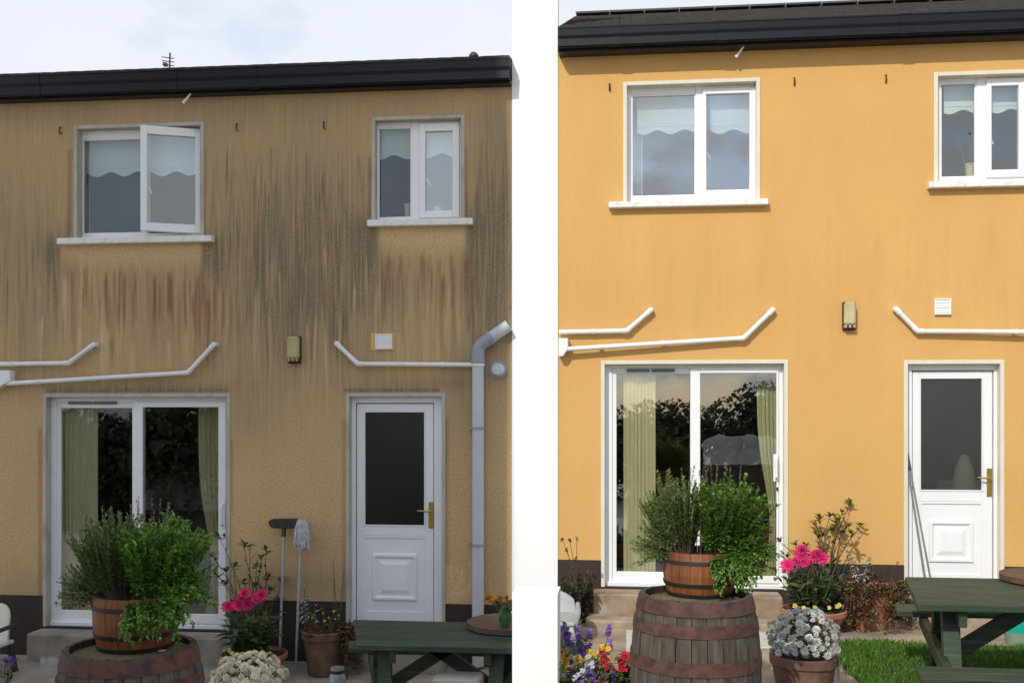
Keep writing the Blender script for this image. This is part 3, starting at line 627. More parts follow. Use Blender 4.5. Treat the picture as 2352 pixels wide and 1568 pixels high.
# ---------------- white party wall between them, and the white pillar in the yard
mb = MB(); x0, x1 = P(1176, 600, .012).x, P(1281, 600, .012).x
mb.prismx([(-.012, -.1), (-.012, 7.4), (.14, 7.4), (.14, 5.3), (6.0, 5.3), (6.0, -.1)], x0, x1)
tag(mb.build('party_wall', whitew, loc=((x0+x1)/2, 0, 0)), 'tall plain white wall strip standing between the stained house and the orange house', 'wall')
mb = MB(); dp = 3.4; x0, x1 = P(1176.5, 1450, dp).x, P(1280.5, 1450, dp).x; zp = P(1228, 1362, dp).z
mb.box(x0, x1, -dp, -dp+.26, -.1, zp); tag(mb.build('pillar', whitew, loc=((x0+x1)/2, -dp, 0)), 'short smooth white pillar standing in the yard below the white wall strip', 'pillar')

# ---------------- unseen block added and shaped only to shade the stained house
mb = MB(); La, Lb = 11.0, 15.0; uR = XLr-.01
def shade_block(mb, u1, u0, vtop, La, Lb):
    """block whose side walls run along the sun's direction in plan"""
    z1 = vtop+La*TEL; q = [(u0-La*TAZ, -La), (u1-La*TAZ, -La), (u1-Lb*TAZ, -Lb), (u0-Lb*TAZ, -Lb)]
    mb.add([(x, y, -.3) for x, y in q]+[(x, y, z1) for x, y in q], [(0,1,2,3), (4,5,6,7), (0,1,5,4), (1,2,6,5), (2,3,7,6), (3,0,4,7)])
TB = thing('added_shade_tower', 'tall plain pale block added behind the viewer to keep the stained house in shade', 'shade blocker', (-8, -13, 0))
shade_block(mb, XLr-.015, -6.2, gtL+.16, La, Lb); mb.build('wall', M('pale_bounce_render', [(.58, .65, .72), (.66, .73, .80)], 1.5, rough=.9), TB)  # pale surface bounces extra light back onto the stained wall
mb = MB(); shade_block(mb, 1.22, XLr-.013, -.45, La, Lb); mb.build('added_shade_annex', M('pale_bounce_render', []), TB)  # added low annex, extends the shade over the left picnic table

# ================================================================== FIXINGS ON THE WALLS
def overflow(label, pts, r=.0215):
    """white plastic pipe: px points with their distance from the wall"""
    w = [P(x, y, d) for x, y, d in pts]; mb = MB()
    t = thing('overflow_pipe', label, 'pipe', w[0], 'white overflow pipes')
    for a, b in zip(w, w[1:]):
        mb = MB(); mb.tube([a, b], r, 12); mb.build('pipe', pvcpipe, t, smooth=True)
    for p, a, b in zip(w[1:], w, w[2:]):
        mb = MB(); u = (a-p).normalized(); v = (b-p).normalized()
        mb.tube([p+u*.045, p+u*.012, p, p+v*.012, p+v*.045], r*1.16, 12); mb.build('elbow', pvcpipe, t, smooth=True)
    for a, b, q in zip(w, w[1:], pts):
        L_ = (b-a).length; u = (b-a).normalized()
        for k in range(int(L_/.55)):
            c0 = a+u*(.3+.55*k)
            if (c0-a).length < L_-.08:
                mb = MB(); mb.tube([c0-u*.012, c0+u*.012], r*1.14, 12); mb.box(c0.x-.012, c0.x+.012, c0.y, -.001, c0.z-.012, c0.z+.012); mb.build('clip', pvcpipe, t)
    e = w[-1] if pts[-1][1] < pts[0][1]-10 else w[0]; o = w[-2] if e is w[-1] else w[1]
    mb = MB(); u = (e-o).normalized(); mb.tube([e-u*.04, e+u*.01, e+u*.014+Vector((0, pts[0][2]+.03, 0))], r*1.14, 12); mb.build('end_elbow', pvcpipe, t, smooth=True)
    return t
overflow('upper white overflow pipe crossing the stained wall at the far left', [(-40, 836, .05), (158, 833, .05), (213, 792, .05)])
overflow('lower white overflow pipe rising above the patio door of the stained house', [(18, 880, .07), (432, 855, .05), (490, 792, .05)])
overflow('white overflow pipe joining the grey downpipe over the back door of the stained house', [(1092, 837, .05), (822, 835, .05), (775, 790, .05)])
overflow('shorter upper white overflow pipe on the orange wall beside the white strip', [(1284, 762, .05), (1440, 759, .05), (1493, 713, .05)])
overflow('long white overflow pipe sloping over the patio door of the orange house', [(1300, 801, .085), (1708, 776, .05), (1773, 713, .05)])
overflow('white overflow pipe over the back door of the orange house', [(2420, 762, .075), (2108, 760, .045), (2060, 711, .04)])
def hopper(label, r, d):
    x0,x1,z0,z1 = rect(*r, d); mb = MB(); h = z1-z0
    mb.prism([(x0, z0), (x0+(x1-x0)*.45, z0), (x1, z0+h*.42), (x1, z1), (x0, z1)], -d-.02, -.004)
    t = mb.build('pipe_box', ventm, loc=((x0+x1)/2, -d, z0), bevel=.006); return tag(t, label, 'junction box', 'white pipe boxes')
hopper('white box ending the lower pipe at the far left of the stained wall', (-30, 850, 25, 892), .08)
hopper('white box ending the long pipe beside the white wall strip', (1283, 776, 1305, 818), .09)
def vent(label, r):
    x0,x1,z0,z1 = rect(*r, .02); t = thing('air_vent', label, 'vent', ((x0+x1)/2, -.01, z0), 'white wall vents')
    mb = MB(); mb.frame((x0,x1,z0,z1), .012, -.026, -.001); mb.build('frame', ventm, t, bevel=.002)
    h = (z1-z0-.03)/5
    for k in range(5):
        z = z0+.018+k*h; mb = MB(); mb.prismx([(-.025, z-.001), (-.021, z-.004), (-.012, z+h*1.0), (-.016, z+h*1.02)], x0+.011, x1-.011); mb.build('slat', ventm, t)
    mb = MB(); mb.box(x0+.01, x1-.01, -.006, -.002, z0+.01, z1-.01); mb.build('backing', ventm, t)
vent('square white air vent over the back door of the stained house', (862, 767, 900, 801))
vent('square white air vent over the back door of the orange house', (2147, 685, 2185, 722))
x0,x1,z0,z1 = rect(852, 764, 906, 804); mb = MB(); mb.box(x0, x1, -.0035, .002, z0, z1); po = mb.build('filler_patch', patch, HL)
def wall_light(label, r, m, d=.085):
    x0,x1,z0,z1 = rect(*r, d); cx, h = (x0+x1)/2, z1-z0; t = thing('wall_light', label, 'wall light', (cx, -.02, (z0+z1)/2), 'bulkhead lights on the walls')
    mb = MB(); mb.box(x0-.006, x1+.006, -.03, -.001, z0-.004, z1+.004); mb.build('base', darkmetal, t, bevel=.006)
    mb = MB(); mb.box(x0, x1, -d-.005, -.028, z0+h*.14, z1); mb.build('cover', m, t, bevel=.018)
    for k in (-1, 0, 1):
        mb = MB(); mb.box(cx+k*.036-.010, cx+k*.036+.010, -d+.008, -.028, z0+.012, z0+h*.16); mb.build('cover_tab', m, t, bevel=.004)
    mb = MB(); mb.box(x0+.008, x1-.008, -d+.02, -.026, z0+.004, z0+h*.15); mb.build('lower_cap', darkmetal, t, bevel=.004)
wall_light('yellowed bulkhead wall light on the stained wall', (658, 771, 685, 832), lampglass)
wall_light('cream bulkhead wall light on the orange wall', (1940, 692, 1967, 755), lampr)
hk = 'rusty wall hooks under the eaves'
for lab, (x, y) in (('rusty hook left of the open window on the stained wall', (140, 300)), ('rusty hook just right of the open window on the stained wall', (545, 292)), ('rusty hook left of the small window on the stained wall', (745, 288)),
                    ('rusty hook left of the wide window on the orange wall', (1400, 200)), ('rusty hook just right of the wide window on the orange wall', (1824, 187)), ('rusty hook left of the right-hand window on the orange wall', (2034, 181))):
    p = P(x, y); mb = MB(); mb.tube([p+Vector((0, .01, .03)), p+Vector((0, -.02, .028)), p+Vector((0, -.026, 0)), p+Vector((0, -.02, -.028)), p+Vector((0, .01, -.03))], .0065, 6)
    tag(mb.build('hook', M('rust_iron', [(.05, .025, .015), (.09, .045, .025)], 30, rough=.9), loc=p), lab, 'hook', hk)
for lab, a, b in (('white cable stub hanging from the eaves of the stained house', (421, 236), (437, 216)), ('white cable stub hanging from the eaves of the orange house', (1690, 131), (1707, 108))):
    p, q = P(a[0], a[1], .10), P(b[0], b[1], .12); mb = MB(); mb.tube([p, p.lerp(q, .5), q, q+Vector((.02, .02, .05))], [.017, .010, .008, .007], 8); tag(mb.build('cable_stub', pvcpipe, loc=p, smooth=True), lab, 'cable', 'cable stubs')
# downpipe on the stained house
t = thing('downpipe', 'grey plastic downpipe with an elbow right of the back door', 'pipe', P(1110, 1440, .09))
r_ = .0535; dd = .075
a, b, c_ = P(1168, 746, dd), P(1091, 795, dd), P(1104, 1490, dd)
b = P(1098, 795, dd); c_ = Vector((b.x, -dd, .1))
u = (a-b).normalized()
mb = MB(); mb.tube([b-Vector((0,0,.10)), Vector((b.x, -dd, .02))], r_, 20); mb.build('pipe', greypipe, t, smooth=True)
mb = MB(); mb.tube([b+u*.12, a], r_, 20); mb.build('upper_pipe', greypipe, t, smooth=True)
mb = MB(); mb.tube([b-Vector((0,0,.13)), b-Vector((0,0,.05)), b-Vector((0,0,.02))+u*.01, b+u*.03, b+u*.06, b+u*.13], r_*1.09, 20); mb.build('elbow', greypipe_d, t, smooth=True)
for q, v in ((b-Vector((0,0,.13)), Vector((0,0,1))), (b+u*.14, u)):
    mb = MB(); mb.tube([q-v*.016, q+v*.016], r_*1.2, 20); mb.build('collar', greypipe_d, t, smooth=True)
for y in (837, 982, 1250):
    z = P(1100, y, dd).z; mb = MB(); mb.tube([(b.x, -dd, z-.012), (b.x, -dd, z+.012)], r_*1.12, 20); mb.box(b.x-.085, b.x-.05, -.05, 0, z-.012, z+.012); mb.build('bracket', greypipe_d if y != 837 else pvcpipe, t, smooth=True)
t = thing('flue_outlet', 'round grey flue outlet between the downpipe and the white strip', 'vent', P(1143, 848, .03))
p = P(1143, 848, .05); mb = MB(); mb.lathe([(0, .075), (.045, .07), (.062, .045), (.062, 0)], (0,0,0), 24); mb.v = [(p.x+x, -z-.01, p.z+y) for x,y,z in mb.v]; mb.build('hood', greypipe, t, smooth=True)
mb = MB(); mb.lathe([(.062, .012), (.085, .012), (.085, 0)], (0,0,0), 24); mb.v = [(p.x+x, -z, p.z+y) for x,y,z in mb.v]; mb.build('wall_plate', greypipe_d, t)
# roof things
p = P(387, 155, -2.9); t = thing('aerial', 'small television aerial on the roof of the stained house', 'aerial', (p.x, p.y, p.z-.45))
mb = MB(); mb.tube([(p.x, p.y, p.z-.45), (p.x+.02, p.y, p.z+.18)], .010, 6); mb.build('mast', darkmetal, t)
for k in range(4):
    mb = MB(); zz = p.z-.02+.045*k; mb.tube([(p.x-.05-.004*k, p.y-.05, zz), (p.x+.05, p.y+.05, zz+.01)], .006, 5); mb.build('element', darkmetal, t)
mb = MB(); mb.box(p.x-.06, p.x-.02, p.y-.03, p.y+.03, p.z+.02, p.z+.06); mb.build('junction_box', darkmetal, t)
p = P(1088, 141, -2.4); mb = MB(); mb.lathe([(.0, .10), (.03, .10), (.055, .07), (.055, .05), (.03, .05), (.03, -.4), (0, -.4)], p, 14); tag(mb.build('roof_cowl', darkmetal, loc=(p.x, p.y, p.z-.4)), 'small dark cowl poking above the eaves of the stained house near the white strip', 'roof vent')

# ================================================================== INSIDE THE WINDOWS
bl = 'scalloped roller blinds'; cu = 'curtains behind the patio doors'
def px2(x, y, d=-.2): return P(x, y, d)
def blind_px(label, xa, xb, yt, yb, amp, lam, ph=0, d=-.20):
    a = P(xa, yb, d); b = P(xb, yb, d); zt = P((xa+xb)/2, yt, d).z; k = (b.x-a.x)/(xb-xa)
    return blind(label, a.x, b.x, zt, a.z, -d, amp*k, lam*k, ph, bl)
blind_px('pale scalloped blind in the left light of the open window, stained house', 182, 329, 300, 402, 5, 63, .6)
blind_px('pale scalloped blind behind the opened sash of the stained house', 338, 462, 296, 400, 5, 63, 1.2)
blind_px('pale scalloped blind in the left light of the small window, stained house', 862, 950, 270, 362, 5, 63, 3.6)
blind_px('pale scalloped blind in the right light of the small window, stained house', 966, 1058, 270, 358, 5, 63, 3.0)
blind_px('pale scalloped blind in the left light of the wide window, orange house', 1463, 1602, 190, 305, 5, 63, 3.2)
blind_px('pale scalloped blind in the right light of the wide window, orange house', 1630, 1745, 190, 303, 5, 63, 2.4)
blind_px('pale scalloped blind in the left light of the right-hand window, orange house', 2168, 2250, 170, 258, 5, 63, 3.4)
blind_px('pale scalloped blind in the right light of the right-hand window, orange house', 2270, 2400, 170, 256, 5, 63, 2.6)
def cur(label, xa, xb, yt, yb, mat, folds, tie=None, d=-.26, amp=.012):
    a, b = P(xa, (yt+yb)/2, d), P(xb, (yt+yb)/2, d); z0, z1 = P(xa, yb, d).z, P(xa, yt, d).z
    curtain(label, a.x, b.x, z0, z1, -d, mat, folds, amp, None if tie is None else P(xa, tie, d).z, cu)
cur('pale green vertical blind at the left of the stained house patio door', 128, 226, 925, 1412, greenc, 11, d=-.2, amp=.006)
cur('tied-back pale green curtain at the right of the stained house patio door', 455, 512, 925, 1410, greenc, 6, 1300)
cur('pale green vertical blind at the left of the orange house patio door', 1432, 1506, 850, 1330, greenc, 9, d=-.2, amp=.006)
cur('tied-back pale green curtain at the right of the orange house patio door', 1738, 1795, 850, 1330, greenc, 6, 1200)
cur('pale curtain strip inside the open window of the stained house', 180, 207, 300, 545, netm, 3, d=-.3)
p = P(2215, 1128, -.34); mb = MB(); mb.lathe([(0, -.5), (.10, -.48), (.115, -.2), (.105, .05), (.075, .22), (.03, .32), (0, .33)], p, 20); tag(mb.build('pale_shape', M('pale_shape_cloth', [(.24, .25, .21), (.30, .31, .26)], 5, rough=.9), loc=(p.x, p.y, p.z-.5), smooth=True), 'pale rounded shape behind the glass of the orange house back door', 'lump')  # added pale body behind the glass, gives the bright lump in the pane
cur('pale curtain strip at the left of the wide window, orange house', 1444, 1476, 195, 468, netm, 3, d=-.3)
def inner_pot(label, x, yb, w, h, mat, leafy=False, d=-.20):
    p = P(x, yb, d); k = (P(x+10, yb, d).x-p.x)/10; mb = MB(); ww, hh = w*k/2, h*k; p = Vector((p.x, p.y, p.z))
    mb.lathe([(0, 0), (ww*.75, 0), (ww, hh), (ww*.88, hh), (ww*.8, hh*.85), (0, hh*.85)], p, 16)
    o = tag(mb.build('pot', mat, loc=p, smooth=True), label, 'pot', 'pots on inside window sills')
    mb = MB(); mb.box(p.x-ww*1.6, p.x+ww*1.6, p.y-.07, p.y+.1, p.z-.02, p.z-.001); tag(mb.build('inner_shelf', upvc, loc=(p.x, p.y, p.z-.02)), 'narrow white shelf under the ' + label.split(',')[0].replace(' in the', ' inside the'), 'shelf')
    return p, hh
crm = M('cream_glaze', [(.55, .52, .44), (.65, .62, .54)], 5, rough=.4)
yel = M('yellow_glaze', [(.60, .48, .20), (.70, .58, .28)], 5, rough=.4)
inner_pot('cream pot in the left light of the small window, stained house', 937, 503, 18, 34, crm)
inner_pot('squat cream pot in the right light of the small window, stained house', 1004, 486, 20, 12, crm)
yp, yh = inner_pot('yellow pot in the left light of the right-hand window, orange house', 2228, 410, 24, 36, yel)

# ================================================================== STEPS AND SLABS
def step(label, x0, x1, d, z0, z1, m, name='door_step'):
    mb = MB(); mb.box(x0, x1, -d, -.016, z0-.02, z1); return tag(mb.build(name, m, loc=((x0+x1)/2, -d/2, z0), bevel=.012), label, 'step', 'concrete door steps')
step('wide concrete step below the patio door of the stained house', P(60, 1470, .27).x, P(532, 1470, .27).x, .27, GL, r3[2]-.012, stepm)
step('concrete step below the back door of the stained house', r4[0]-.06, r4[1]+.06, .34, GL, r4[2]-.01, stepm)
step('sunlit concrete step below the patio door of the orange house', P(1362, 1380, .3).x, P(1800, 1380, .3).x, .30, GR, r7[2]-.012, stepr)
step('concrete step below the back door of the orange house', r8[0]-.06, r8[1]+.06, .34, GR, r8[2]-.01, stepr)
mb = MB(); a = P(1358, 1420, .62); mb.box(P(1345, 1420, .62).x, P(1800, 1420, .62).x, -.62, -.302, GR-.01, GR+.055); tag(mb.build('door_step', stepr, loc=(a.x, -.5, GR), bevel=.01), 'low flat concrete slab in front of the sunlit step', 'step', 'concrete door steps')
pale_slab = M('pale_paving', [(.36, .36, .31), (.52, .52, .47), (.42, .42, .37)], 8, rough=.9, bs=.3)
for lab, px0, px1, d0, d1 in (('pale paving slab left of the sunlit barrel', 1438, 1490, .75, 1.7), ('pale paving slab right of the sunlit barrel', 1738, 1815, .72, 1.25)):
    x0, x1 = P(px0, 1450, d1).x, P(px1, 1450, d0).x; mb = MB(); mb.box(x0, x1, -d1, -d0, GR-.01, GR+.012); tag(mb.build('paving_slab', pale_slab, loc=((x0+x1)/2, -d1, GR), bevel=.005), lab, 'slab', 'pale paving slabs')

# ================================================================== LAWN
class LM(MB):
    def leaf(s, p, d, up, l, w, fold=.18):
        d = d.normalized(); sd_ = d.cross(up)
        if sd_.length < 1e-4: sd_ = Vector((1,0,0))
        sd_.normalize(); n = sd_.cross(d)
        m = p+d*(l*.45); o = len(s.v); t = p+d*l-n*(l*.12)
        s.v += [tuple(p), tuple(m+sd_*(w/2)+n*(w*fold)), tuple(t), tuple(m-sd_*(w/2)+n*(w*fold)), tuple(m)]
        s.f += [(o, o+1, o+4), (o+1, o+2, o+4), (o+4, o+2, o+3), (o, o+4, o+3)]
def fast(name, verts, faces, mat, parent=None, kind=None):
    me = bpy.data.meshes.new(name); me.from_pydata(verts, [], faces); me.materials.append(mat)
    o = bpy.data.objects.new(name, me); C.objects.link(o); WL[o] = Vector((0,0,0))
    if parent: o.parent = parent; o.location = -WL[parent]
    if kind: o['kind'] = kind
    return o
def lawn_edge(x): return -.98+.06*math.sin(x*3.1)+.03*math.sin(x*11)
xl = G(1925, 1530, GR).x
mb = MB(); mb.prism([(xl+.05, GR-.005), (7.5, GR-.005), (7.5, GR+.012), (xl+.05, GR+.012)], -4.9, -1.02); tag(mb.build('lawn_soil', soil), kind='structure')
rs = np.random.RandomState(3); nB = 52000
gx = rs.uniform(xl, 6.0, nB); gy = -rs.uniform(.92, 4.0, nB)
edge = -.98+.06*np.sin(gx*3.1)+.03*np.sin(gx*11); le = xl+.05*np.sin(gy*5)+.03*np.sin(gy*13)
k = (gy < edge) & (gx > le); gx, gy = gx[k], gy[k]; nB = len(gx)
patchy = .5+.5*np.sin(gx*4.3+1)*np.sin(gy*5.1+2)
hh = rs.uniform(.018, .05, nB)*(.75+.5*patchy); an = rs.uniform(0, 2*np.pi, nB); ln = rs.uniform(.1, .75, nB)*hh; wd = rs.uniform(.003, .0055, nB)
a2 = rs.uniform(0, 2*np.pi, nB); z0 = np.full(nB, GR+.008)
V = np.zeros((nB, 4, 3)); sx, sy = np.cos(a2)*wd, np.sin(a2)*wd; dx, dy = np.cos(an)*ln, np.sin(an)*ln
V[:, 0] = np.stack([gx-sx, gy-sy, z0], 1); V[:, 1] = np.stack([gx+sx, gy+sy, z0], 1)
V[:, 2] = np.stack([gx+dx*.4+sx*.7, gy+dy*.4+sy*.7, z0+hh*.6], 1); V[:, 3] = np.stack([gx+dx, gy+dy, z0+hh], 1)
ids = np.arange(nB)*4; Fq = [(a, a+1, a+2) for a in ids]+[(a, a+2, a+3) for a in ids]
grassm = LEAF('grass_blade', [(.03, .10, .006), (.07, .20, .012), (.10, .24, .02), (.15, .22, .04)], .5, .3)
o = fast('lawn', V.reshape(-1, 3).tolist(), Fq, grassm, None, 'stuff'); o['label'] = 'short bright green lawn beside the path at the orange house'; o['category'] = 'grass'

# ================================================================== PLANTS
Vz = Vector((0, 0, 1))
def rv(r=R): 
    while True:
        v = Vector((r.uniform(-1,1), r.uniform(-1,1), r.uniform(-1,1)))
        if .05 < v.length < 1: return v.normalized()
def stem_path(b, d, l, bend, n=5, r=R):
    p = Vector(b); pts = [p.copy()]; d = Vector(d).normalized()
    for i in range(n):
        d = (d+Vector((r.uniform(-.06,.06), r.uniform(-.06,.06), bend/n+r.uniform(-.05,.05)))).normalized(); p = p+d*(l/n); pts.append(p.copy())
    return pts
def tri_tube(mb, pts, r0, r1):
    n = len(pts); mb.tube(pts, [r0+(r1-r0)*i/(n-1) for i in range(n)], 4, caps=False)
def along(pts, t):
    t = max(0, min(.9999, t))*(len(pts)-1); i = int(t); return pts[i].lerp(pts[i+1], t-i), (pts[i+1]-pts[i]).normalized()
def herb(name, label, base, stems, lmat, group=None, r=R):
    """stems: list of dict(dir, len, bend, leaves, l, w, t0, tip)"""
    t = thing(name, label, 'plant', base, group); sm = MB(); lm = LM()
    for s in stems:
        pts = stem_path(s['b'], s['dir'], s['len'], s['bend'], 6, r); tri_tube(sm, pts, s.get('r', .0028), .0011)
        for k in range(s['leaves']):
            tt = s['t0']+(1-s['t0'])*r.random()**.8; p, d = along(pts, tt); o = rv(r); o = (o-d*o.dot(d)).normalized()
            q = (o*(1-.35*tt)+d*(.35+.5*tt)).normalized(); sc = r.uniform(.5, 1.3)*(1-.25*tt)
            lm.leaf(p, q, Vz if abs(q.z) < .9 else Vector((1,0,0)), s['l']*sc, s['w']*sc)
    fast('stems', sm.v, sm.f, stem_m, t, 'stuff'); fast('foliage', lm.v, lm.f, lmat, t, 'stuff'); return t
rosem = LEAF('rosemary_leaf', [(.07, .13, .03), (.12, .21, .045), (.17, .28, .07), (.24, .32, .11), (.29, .31, .15)], .55, .2)
mintm = LEAF('mint_leaf', [(.045, .15, .012), (.075, .23, .022), (.14, .33, .04), (.22, .38, .07), (.34, .38, .10)], .45, .3)
flowm = LEAF('seedhead', [(.22, .15, .13), (.32, .24, .17), (.16, .16, .08)], .7, .2)

def barrel(label, c, ztop, r_head, r_bilge, h, mats):
    """oak barrel of bent staves, hoops and a sunken head; c = centre of the head"""
    zb = ztop-h; t = thing('barrel', label, 'barrel', (c.x, c.y, zb), 'old oak barrels'); n = 26
    def rad(u): return r_head+(r_bilge-r_head)*(1-(2*u-1)**2)**.85
    for k in range(n):
        a0 = 2*math.pi*k/n+.006; a1 = 2*math.pi*(k+1)/n-.006; mb = MB(); vs = []; m = 9; jit = R.uniform(-.003, .003)
        for i in range(m):
            u = i/(m-1); ro = rad(u)+jit; ri = ro-.024
            for r_, a in ((ro, a0), (ro*1.002, (a0+a1)/2), (ro, a1), (ri, a1), (ri, a0)):
                vs.append((c.x+r_*math.cos(a), c.y+r_*math.sin(a), zb+h*u+(jit if i == m-1 else 0)))
        fs = [tuple(range(5))[::-1], tuple(range((m-1)*5, m*5))]
        for i in range(m-1):
            for j in range(5): fs.append((i*5+j, i*5+(j+1)%5, (i+1)*5+(j+1)%5, (i+1)*5+j))
        mb.add(vs, fs); mb.build('stave', stave_old, t)
    for ua, ub in ((.995, .915), (.865, .795), (.655, .575), (.425, .345), (.205, .135), (.085, .005)):
        mb = MB(); pr = []
        for i in range(4):
            u = ua+(ub-ua)*i/3; pr.append((rad(u)+.006, h*u))
        pr = [(pr[0][0]-.005, pr[0][1])]+pr+[(pr[-1][0]-.005, pr[-1][1])]
        mb.lathe(pr, (c.x, c.y, zb), 52); mb.build('hoop', hoop_rust, t, smooth=True)
    nb = 6; ri = r_head-.024
    for k in range(nb):
        x0 = -ri+2*ri*k/nb+.001; x1 = -ri+2*ri*(k+1)/nb-.001; y0 = math.sqrt(max(0, ri*ri-max(abs(x0), abs(x1))**2)); y1 = math.sqrt(max(0, ri*ri-min(abs(x0), abs(x1))**2)) if x0*x1 > 0 else ri
        mb = MB(); ya = [math.sqrt(max(0, ri*ri-x*x)) for x in (x0, (x0+x1)/2, x1)]; xs_ = (x0, (x0+x1)/2, x1)
        poly = [(c.x+x, c.y-y) for x, y in zip(xs_, ya)]+[(c.x+x, c.y+y) for x, y in zip(xs_[::-1], ya[::-1])]; zt = ztop-.035+R.uniform(-.001, .001)
        mb.add([(x, y, zt-.02) for x, y in poly]+[(x, y, zt) for x, y in poly], [tuple(range(6))[::-1], tuple(range(6, 12))]+[(i, (i+1)%6, (i+1)%6+6, i+6) for i in range(6)]); mb.build('head_board', M('mossy_barrel_head', [(.10, .075, .04), (.17, .13, .07), (.12, .12, .04)], 9, rough=.9, bs=.4, rnd=.12), t)
    return ztop-.035
def tub(label, c, z0, r_bot, r_top, h, hoops):
    t = thing('planter_tub', label, 'planter', (c.x, c.y, z0), 'half-barrel planters'); n = 20; 
    for k in range(n):
        a0 = 2*math.pi*k/n+.005; a1 = 2*math.pi*(k+1)/n-.005; mb = MB(); vs = []; m = 5
        for i in range(m):
            u = i/(m-1); ro = r_bot+(r_top-r_bot)*(u**.8)+.012*math.sin(math.pi*u); ri = ro-.018
            for r_, a in ((ro, a0), (ro*1.003, (a0+a1)/2), (ro, a1), (ri, a1), (ri, a0)): vs.append((c.x+r_*math.cos(a), c.y+r_*math.sin(a), z0+.004+h*u))
        fs = [tuple(range(5))[::-1], tuple(range((m-1)*5, m*5))]
        for i in range(m-1):
            for j in range(5): fs.append((i*5+j, i*5+(j+1)%5, (i+1)*5+(j+1)%5, (i+1)*5+j))
        mb.add(vs, fs); mb.build('stave', tubwood, t)
    for u, w in hoops:
        pr = []
        for i in range(3):
            v = min(1, max(0, u+w*(i/2-.5)/h)); pr.append((r_bot+(r_top-r_bot)*(v**.8)+.012*math.sin(math.pi*v)+.006, h*v+.004))
        pr = [(pr[0][0]-.006, pr[0][1])]+pr+[(pr[-1][0]-.006, pr[-1][1])]
        mb = MB(); mb.lathe(pr, (c.x, c.y, z0), 44); mb.build('hoop', hoop_black, t, smooth=True)
    mb = MB(); mb.lathe([(r_top-.02, h*.86), (r_top*.5, h*.9), (0, h*.92)], (c.x, c.y, z0), 28); mb.build('soil', soil, t, smooth=True)
    return z0+h*.9
def herb_pair(c, z, k, where, seed):
    """upright feathery herb at the left of the tub, bushy broad-leaved one spilling over at the right; k = scale"""
    r = random.Random(seed); A = []; B = []
    for i in range(200):
        a = r.uniform(0, 2*math.pi); q = r.random()**.6
        d = Vector((-.30+.52*math.cos(a)*q, .45*math.sin(a)*q, 1)); l = r.uniform(.28, .48)*k*(1.0-.2*q)*(1.05 if d.x > -.35 else .95)
        A.append(dict(b=(c.x-.095*k+.055*k*math.cos(a)*q, c.y+.08*k*math.sin(a), z), dir=d, len=l, bend=.3, leaves=64, l=.028*k, w=.0135*k, t0=.2))
    for i in range(60):      # low straggling sprays at the far left
        d = Vector((-1, r.uniform(-.7, .3), r.uniform(-.05, .9))); A.append(dict(b=(c.x-.12*k, c.y+r.uniform(-.09, .05)*k, z), dir=d, len=r.uniform(.16, .29)*k, bend=r.uniform(-.5, .4), leaves=36, l=.024*k, w=.013*k, t0=.3))
    herb('rosemary_bush', 'feathery upright herb at the left of the tub on the %s barrel' % where, (c.x-.085*k, c.y, z), A, rosem, 'feathery herbs in tubs', r)
    for i in range(200):
        a = r.uniform(0, 2*math.pi); q = r.random()**.55
        d = Vector((.30+.62*math.cos(a)*q, .6*math.sin(a)*q-.05, 1)); l = r.uniform(.26, .47)*k*(1.02-.2*q)
        B.append(dict(b=(c.x+.10*k+.06*k*math.cos(a)*q, c.y-.02+.08*k*math.sin(a), z), dir=d, len=l, bend=.10, leaves=60, l=.036*k, w=.025*k, t0=.15))
    for i in range(90):      # side shoots filling the right flank
        d = Vector((1, r.uniform(-1.0, .4), r.uniform(.0, 1.1))); B.append(dict(b=(c.x+.12*k, c.y+r.uniform(-.10, .06)*k, z), dir=d, len=r.uniform(.16, .32)*k, bend=r.uniform(-.5, .3), leaves=40, l=.034*k, w=.024*k, t0=.2))
    for i in range(95):      # hanging over the front right of the rim
        a = r.uniform(-1.7, .0); d = Vector((.16+.6*math.cos(a), .75*math.sin(a)-.1, r.uniform(-.1, .9)))
        B.append(dict(b=(c.x+.06*k+.09*k*math.cos(a), c.y-.05*k+.08*k*math.sin(a), z), dir=d, len=r.uniform(.10, .25)*k, bend=-2.0, leaves=30, l=.031*k, w=.022*k, t0=.15))
    herb('mint_bush', 'bushy broad-leaved herb spilling over the right of the tub on the %s barrel' % where, (c.x+.075*k, c.y, z), B, mintm, 'bushy herbs in tubs', r)
    # pale flower spikes standing above the herbs
    t = thing('flower_spikes', 'thin seed spikes rising above the herbs on the %s barrel' % where, 'plant', (c.x, c.y, z), 'seed spikes above the herbs'); lm = LM(); sm = MB()
    for i in range(16):
        p = Vector((c.x+r.uniform(-.16, .16)*k, c.y+r.uniform(-.1, .1)*k, z)); pts = stem_path(p, (r.uniform(-.15,.2), r.uniform(-.1,.1), 1), r.uniform(.44, .53)*k, .1, 5, r); tri_tube(sm, pts, .002, .001)
        for j in range(26):
            q, d = along(pts, r.choice((.8, .88, .94, 1))+r.uniform(-.02, .02)); lm.leaf(q, rv(r), Vz, .011*k, .008*k)
    fast('stems', sm.v, sm.f, stem_m, t, 'stuff'); fast('seed_heads', lm.v, lm.f, flowm, t, 'stuff')
